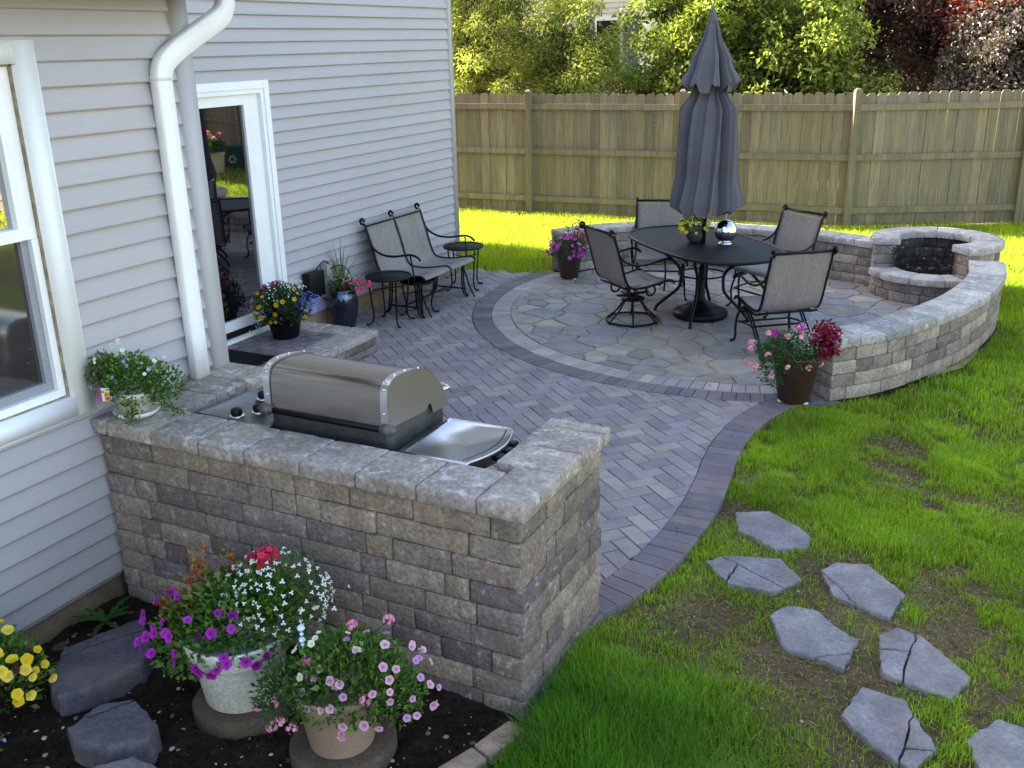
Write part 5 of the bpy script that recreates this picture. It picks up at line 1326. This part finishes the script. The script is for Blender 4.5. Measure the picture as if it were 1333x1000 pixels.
# ------------------------------------------------------------------ neighbour's house and trees beyond the fence
nh = tag(empty('neighbour_house',(-11.5,25,LAWN_Z)),'cream sided neighbouring house glimpsed between the shrubs beyond the fence','house'); inv = Matrix.Translation(-nh.location)
def npart(mb,name,mt): o = mb.build(name,mt,nh,False); o.matrix_parent_inverse = inv; return o
mb = MB(); box(mb,-18,-8.75,24.6,31,-.05,6)
z = .2
while z < 6:
    V = [(-18.01,24.598-.02,z),(-8.75,24.598-.02,z),(-8.75,24.595,z+.12),(-18.01,24.595,z+.12)]; mb.add(V,[(0,1,2,3)]); mb.add([(-18.01,24.6,z),(-8.75,24.6,z),(-8.75,24.578,z),(-18.01,24.578,z)],[(3,2,1,0)],(.5,.5,.5)); z += .12
npart(mb,'wall',M['cream_siding'])
mb = MB(); box(mb,-10.0,-9.25,24.54,24.6,1.7,3.1); w1 = npart(mb,'window',M['white'])
mb = MB(); box(mb,-9.93,-9.32,24.52,24.53,1.78,3.02); mb.build('pane',M['dark_window'],w1,False)
for x in (-9.22,-10.42):
    mb = MB(); box(mb,x,x+.39,24.54,24.6,1.65,3.15)
    for k in range(14): box(mb,x+.05,x+.34,24.53,24.541,1.72+k*.1,1.76+k*.1,(.55,.55,.55))
    npart(mb,'shutter',M['shutter'])
mb = MB(); box(mb,-8.74,-8.60,24.5,24.75,-.05,6); npart(mb,'corner_board',M['white'])
mb = MB()
mb.add([(-18.5,24.2,5.9),(-8.3,24.2,5.9),(-8.3,27.8,8.4),(-18.5,27.8,8.4),(-8.3,31.4,5.9),(-18.5,31.4,5.9)],[(0,1,2,3),(3,2,4,5),(1,4,2),(0,3,5)]); npart(mb,'roof',M['roof'])

def tree(name, label, base, trunk_h, crown, nclump, per, L, Wd, cols, mt, clump_r=.32, droop=.0, cat='tree', trunk_r=.07, stemsn=3, shape=1.0, sun=.0):
    t = tag(empty(name,base),label,cat)
    mb = MB(); cx,cy,cz = crown[0]; rx,ry,rz = crown[1]
    cl,dd = shell(nclump,(rx,ry,rz),(cx,cy,cz),.30,-.95)
    ends = []
    for k in range(stemsn):
        a = 2*PI*k/stemsn+random.uniform(-.4,.4); e = Vector((cx+rx*.45*math.cos(a),cy+ry*.45*math.sin(a),cz+rz*.25)); b = Vector((.06*math.cos(a)*(stemsn>1),.06*math.sin(a)*(stemsn>1),-.05))
        m_ = b.lerp(e,.45)+Vector((random.uniform(-.1,.1),random.uniform(-.1,.1),.15)); pts = spline([b,b.lerp(m_,.5)+Vector((0,0,trunk_h*.15)),m_,e],4)
        tube(mb,pts,[trunk_r*(1-.75*i/(len(pts)-1)) for i in range(len(pts))],7); ends += [(pts[i],trunk_r*(1-.75*i/(len(pts)-1))) for i in range(5,len(pts))]
    for c in cl[::2]:
        b,r = min(ends,key=lambda q: (q[0]-Vector(c)).length+random.uniform(0,.3)); tube(mb,spline([b,Vector(b).lerp(Vector(c),.5)+Vector((0,0,.08)),Vector(c)],3),[r*.5]*3+[r*.3]*3+[.006],5,cap=False)
    mb.build('trunk',M['bark'],t)
    # clumps of leaves
    n = len(cl)*per; ci = np.repeat(np.arange(len(cl)),per)
    off = NR.normal(size=(n,3)); off = unit(off)*(NR.random((n,1))**.45)*clump_r*NR.uniform(.6,1.3,(len(cl),1))[ci]
    off[:,2] *= .75
    P = cl[ci]+off; P[:,2] -= droop*np.linalg.norm(off[:,:2],axis=1)
    D = unit(off+1e-6)*.8+NR.normal(size=(n,3))*.7+np.array([0,0,-droop*1.5])
    tone_shade = NR.uniform(.6,1.35,(len(cl),1))[ci]*(.35+.85*np.clip((np.linalg.norm((P-np.array([cx,cy,cz]))/np.array([rx,ry,rz]),axis=1,keepdims=True)-.35)/.6,0,1))  # random clump tone, with interior shade painted as darker inner leaves
    C = pal(cols,n,.3)*tone_shade
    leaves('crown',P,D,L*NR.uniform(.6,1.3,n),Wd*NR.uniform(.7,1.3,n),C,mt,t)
    return t
WIL = [(.22,.27,.05),(.27,.31,.06),(.17,.22,.04),(.32,.36,.09)]
BRD = [(.15,.21,.032),(.20,.26,.042),(.11,.16,.028),(.26,.31,.06)]
PLM = [(.045,.018,.02),(.03,.013,.017),(.07,.03,.022),(.09,.05,.025)]
SMK = [(.115,.09,.08),(.15,.12,.10),(.085,.055,.055),(.18,.15,.125),(.08,.085,.04)]
DRK = [(.04,.08,.02),(.06,.10,.025),(.03,.06,.02)]
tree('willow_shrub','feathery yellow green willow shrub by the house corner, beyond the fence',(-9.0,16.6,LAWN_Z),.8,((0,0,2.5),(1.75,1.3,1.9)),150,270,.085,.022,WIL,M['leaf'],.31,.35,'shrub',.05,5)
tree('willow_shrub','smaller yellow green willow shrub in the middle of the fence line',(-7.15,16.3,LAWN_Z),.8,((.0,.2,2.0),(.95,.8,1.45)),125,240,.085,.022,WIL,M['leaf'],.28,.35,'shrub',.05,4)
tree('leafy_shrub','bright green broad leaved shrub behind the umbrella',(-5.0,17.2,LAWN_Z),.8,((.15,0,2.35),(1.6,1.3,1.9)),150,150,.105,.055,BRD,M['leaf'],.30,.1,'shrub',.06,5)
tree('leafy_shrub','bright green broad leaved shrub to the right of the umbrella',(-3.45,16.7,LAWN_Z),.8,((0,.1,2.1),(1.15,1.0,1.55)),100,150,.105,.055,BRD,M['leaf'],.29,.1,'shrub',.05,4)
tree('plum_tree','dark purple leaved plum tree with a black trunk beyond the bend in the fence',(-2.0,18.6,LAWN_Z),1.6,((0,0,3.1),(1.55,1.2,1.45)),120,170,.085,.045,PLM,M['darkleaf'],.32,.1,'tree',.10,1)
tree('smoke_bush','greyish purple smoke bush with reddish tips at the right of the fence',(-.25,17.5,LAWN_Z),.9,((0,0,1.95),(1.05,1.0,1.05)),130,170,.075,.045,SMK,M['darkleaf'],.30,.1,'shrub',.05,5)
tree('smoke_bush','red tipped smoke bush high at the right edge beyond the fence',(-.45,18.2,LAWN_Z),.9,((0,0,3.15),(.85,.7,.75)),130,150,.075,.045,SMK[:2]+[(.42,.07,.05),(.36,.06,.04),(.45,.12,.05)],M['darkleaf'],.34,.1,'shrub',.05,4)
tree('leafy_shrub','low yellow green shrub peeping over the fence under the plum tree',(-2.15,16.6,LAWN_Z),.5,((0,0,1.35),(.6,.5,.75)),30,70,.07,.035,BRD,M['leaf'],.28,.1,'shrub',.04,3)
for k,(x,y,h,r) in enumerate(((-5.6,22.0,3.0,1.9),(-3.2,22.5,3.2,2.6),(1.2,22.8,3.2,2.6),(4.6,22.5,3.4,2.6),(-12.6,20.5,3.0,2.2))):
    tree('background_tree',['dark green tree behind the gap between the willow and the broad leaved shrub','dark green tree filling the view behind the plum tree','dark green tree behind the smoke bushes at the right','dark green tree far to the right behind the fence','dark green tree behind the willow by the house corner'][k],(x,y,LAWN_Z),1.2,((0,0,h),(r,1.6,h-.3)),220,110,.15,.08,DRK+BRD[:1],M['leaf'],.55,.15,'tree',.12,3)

# ------------------------------------------------------------------ grass blades
STONES = [s[1] for s in STEP]
def blades(name, P, h, wd, C, lean=.5, seg=2, z0=LAWN_Z-.012):
    n = len(P); a = NR.uniform(0,2*PI,n); dirv = np.stack([np.cos(a),np.sin(a)],1); s = np.stack([-np.sin(a+NR.normal(size=n)*.5),np.cos(a+NR.normal(size=n)*.5)],1)
    le = (NR.random(n)**1.5)*lean*1.6
    B = np.column_stack([P,np.full(n,z0)]); S3 = np.column_stack([s,np.zeros(n)])
    def at(t): return B+np.column_stack([dirv*(h*le*t*t)[:,None],h*t*np.sqrt(np.maximum(.15,1-(le*t)**2*.5))])
    hw = (wd*.5)[:,None]
    if seg == 2:
        m_ = at(.55); V = np.stack([B-S3*hw,B+S3*hw,m_+S3*hw*.8,m_-S3*hw*.8,at(1.0)],1).reshape(-1,3); i = np.arange(n)*5
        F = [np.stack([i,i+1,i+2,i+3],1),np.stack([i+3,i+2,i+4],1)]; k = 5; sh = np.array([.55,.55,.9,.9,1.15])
    else:
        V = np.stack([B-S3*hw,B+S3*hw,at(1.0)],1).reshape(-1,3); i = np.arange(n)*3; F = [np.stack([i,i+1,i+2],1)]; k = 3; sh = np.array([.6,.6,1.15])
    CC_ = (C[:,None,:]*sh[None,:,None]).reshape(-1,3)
    o = np_mesh(name,V,F,CC_,M['grass']); return tag(o,kind='stuff')
PATIO_POLY = [(-1.46,2.0)]+EDGE+[(p[0]+.02,p[1]) for p in SEAT_R]+[(PIT[0]+.62*math.cos(R(a)),PIT[1]+.62*math.sin(R(a))) for a in range(-30,161,12)]+[(-1.25,11.18),(-1.85,11.37),(-2.45,11.47),(-3.3,11.45),(-3.95,11.24),(-4.4,10.83),(-4.76,10.32),(-4.62,10.17),(-4.9,10.06),(-5.4,10.02),(-5.72,9.99),(-5.72,2.0)]
def scatter(n, x0, x1, y0, y1):
    P = np.column_stack([NR.uniform(x0,x1,n),NR.uniform(y0,y1,n)])
    return P[~pip(P,PATIO_POLY)]
def bare(P):
    """0 = thick turf, 1 = bare soil"""
    b = np.zeros(len(P))
    for (x,y,rx,ry,k) in ((-1.05,3.95,.40,.55,.95),(-.75,4.35,.45,.6,.8),(-.45,3.75,.55,.5,.75),(-.95,4.85,.45,.35,.75),(.2,4.0,.3,.5,.5),(.15,4.9,.3,.35,.45),(-.35,5.9,.4,.25,.35),(-.2,6.6,.6,.25,.35),(-.3,3.3,.5,.3,.4)):
        b = np.maximum(b,k*np.clip(1.25-np.hypot((P[:,0]-x)/rx,(P[:,1]-y)/ry),0,1)**.6)
    nz = vnoise(P,2.3,1)*.45+vnoise(P,5.7,2)*.33+vnoise(P,14,5)*.22
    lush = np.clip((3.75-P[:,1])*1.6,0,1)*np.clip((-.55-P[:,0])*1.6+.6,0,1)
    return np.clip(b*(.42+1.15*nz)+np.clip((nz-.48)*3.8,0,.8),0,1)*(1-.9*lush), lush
def on_stone(P, grow=0.0):
    m = np.zeros(len(P),bool)
    for s in STONES:
        cx = sum(p[0] for p in s)/len(s); cy = sum(p[1] for p in s)/len(s); m |= pip(P,[(cx+(x-cx)*(1+grow),cy+(y-cy)*(1+grow)) for x,y in s])
    return m
GR = np.array([(.20,.40,.010),(.25,.44,.012),(.145,.32,.009),(.31,.46,.018),(.40,.47,.05),(.25,.42,.013)])
def gcol(P, lush=None):
    n = len(P); c = GR[NR.integers(0,len(GR),n)]*(1+NR.uniform(-.25,.25,(n,1))); k = vnoise(P,1.7,9)[:,None]
    k2 = vnoise(P,6.5,31)[:,None]; c = c*(.62+.5*k+.35*k2)*np.array([1,1,1])
    dead = NR.random(n) < .06+.10*(vnoise(P,4.3,12) > .62); c[dead] = np.array([.38,.30,.15])*(1+NR.uniform(-.25,.2,(int(dead.sum()),1)))
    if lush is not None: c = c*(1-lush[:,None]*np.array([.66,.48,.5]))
    return c
# near lawn
P = scatter(330000,-1.5,.75,2.15,6.9); P = P[(P[:,1] > 2.55-(P[:,0]+1.4)*.5) | (P[:,0] > -1.38)]
b,lush = bare(P); keep = (NR.random(len(P)) < (1-b)**1.4*.9+.05) & ~on_stone(P,-.05); keep &= ~((P[:,0] < -1.43) & (P[:,1] < 3.1))
P = P[keep]; b = b[keep]; lush = lush[keep]
h = (.026+.038*vnoise(P,3.2,4)+.020*NR.random(len(P)))*(1-.5*b)*(1+1.2*lush)
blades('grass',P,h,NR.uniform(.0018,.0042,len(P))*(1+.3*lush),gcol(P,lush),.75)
P = scatter(60000,.75,2.4,1.8,6.9); b,_ = bare(P); P = P[NR.random(len(P)) < (1-b*.9)]
blades('grass',P,.03+.04*vnoise(P,3,4)+.02*NR.random(len(P)),NR.uniform(.003,.006,len(P)),gcol(P),.7)
P = scatter(50000,1.6,2.4,6.7,14.5); blades('grass',P,.03+.04*vnoise(P,3,4)+.02*NR.random(len(P)),NR.uniform(.004,.009,len(P)),gcol(P),.7)
# straw and dead thatch lying between the blades
T = scatter(26000,-1.5,.9,2.6,7.5); bt,_ = bare(T); T = T[(NR.random(len(T)) < .25+.75*bt) & ~on_stone(T,-.02)]
D = NR.normal(size=(len(T),3))*[1,1,.10]
tag(leaves('dead_grass',np.column_stack([T,np.full(len(T),LAWN_Z-.006)+.006*NR.random(len(T))]),D,NR.uniform(.015,.05,len(T)),NR.uniform(.0015,.004,len(T)),pal([(.36,.28,.15),(.26,.19,.10),(.16,.11,.06),(.06,.04,.025),(.42,.36,.22)],len(T)),M['leaf']),kind='stuff')
# mid lawn right of the wall
P = scatter(120000,-1.2,1.6,6.7,12.2); b,_ = bare(P); P = P[NR.random(len(P)) < (1-b*.9)]
blades('grass',P,.03+.04*vnoise(P,3,4)+.02*NR.random(len(P)),NR.uniform(.0035,.007,len(P)),gcol(P),.7)
# far strip to the fence; sunlit look painted in as brighter, yellower blades
P = scatter(170000,-9.0,2.2,9.9,16.2); P = P[(P[:,1] < np.interp(P[:,0],[-11.6,-9.22,-6.82,-4.42,-2.06,.07,2.2],[13.9,14.0,14.12,14.28,14.50,15.60,16.7])+.035) & ~((P[:,0] < -5.6) & (P[:,1] < 9.95)) & ~((P[:,0] < -7.6) & (P[:,1] < 11.6))]
c = gcol(P)*np.array([1.35,1.2,.9]); blades('grass',P,.055+.05*vnoise(P,2.5,4)+.02*NR.random(len(P)),NR.uniform(.006,.011,len(P)),c,.7,1)
# grass to the right, outside the picture but mirrored in the glass
P = np.column_stack([NR.uniform(1.5,7.9,60000),NR.uniform(2,19,60000)]); P = P[P[:,1] < 16.2+(P[:,0]-1.2)*.52]
blades('grass',P,.06+.05*vnoise(P,2.5,4),NR.uniform(.012,.02,len(P)),gcol(P)*np.array([1.3,1.1,1]),.7,1)
# fallen leaves and crumbs on the paving
P = np.column_stack([NR.uniform(-5.6,-.3,420),NR.uniform(3.9,11.1,420),np.full(420,.006)])
P = P[pip(P[:,:2],base)]; P = P[(P[:,0] > X1) | (P[:,1] > 6.9)]
D = NR.normal(size=(len(P),3))*[1,1,.12]
tag(leaves('leaf_litter',P,D,NR.uniform(.008,.03,len(P)),NR.uniform(.004,.014,len(P)),pal([(.20,.12,.05),(.30,.20,.08),(.12,.07,.03),(.25,.22,.08)],len(P)),M['leaf']),kind='stuff')
# bark chips and crumbs on the soil
P = np.column_stack([NR.uniform(-3.68,-1.42,5200),NR.uniform(1.3,2.92,5200)]); Z = np.array([soilz(x,y) for x,y in P])+.003
D = NR.normal(size=(len(P),3))*[1,1,.35]
tag(leaves('mulch_chips',np.column_stack([P,Z]),D,NR.uniform(.008,.032,len(P)),NR.uniform(.004,.012,len(P)),pal([(.035,.022,.015),(.06,.038,.025),(.022,.015,.011),(.10,.065,.04),(.16,.12,.085)],len(P),.4),M['bark']),kind='stuff')
# sparse sprouts in the bed
P = np.column_stack([NR.uniform(-2.4,-1.42,500),NR.uniform(1.9,2.9,500)]); P = P[vnoise(P,5,3) > .62]
blades('grass',P,.02+.02*NR.random(len(P)),np.full(len(P),.0025),gcol(P)*.5,.7)
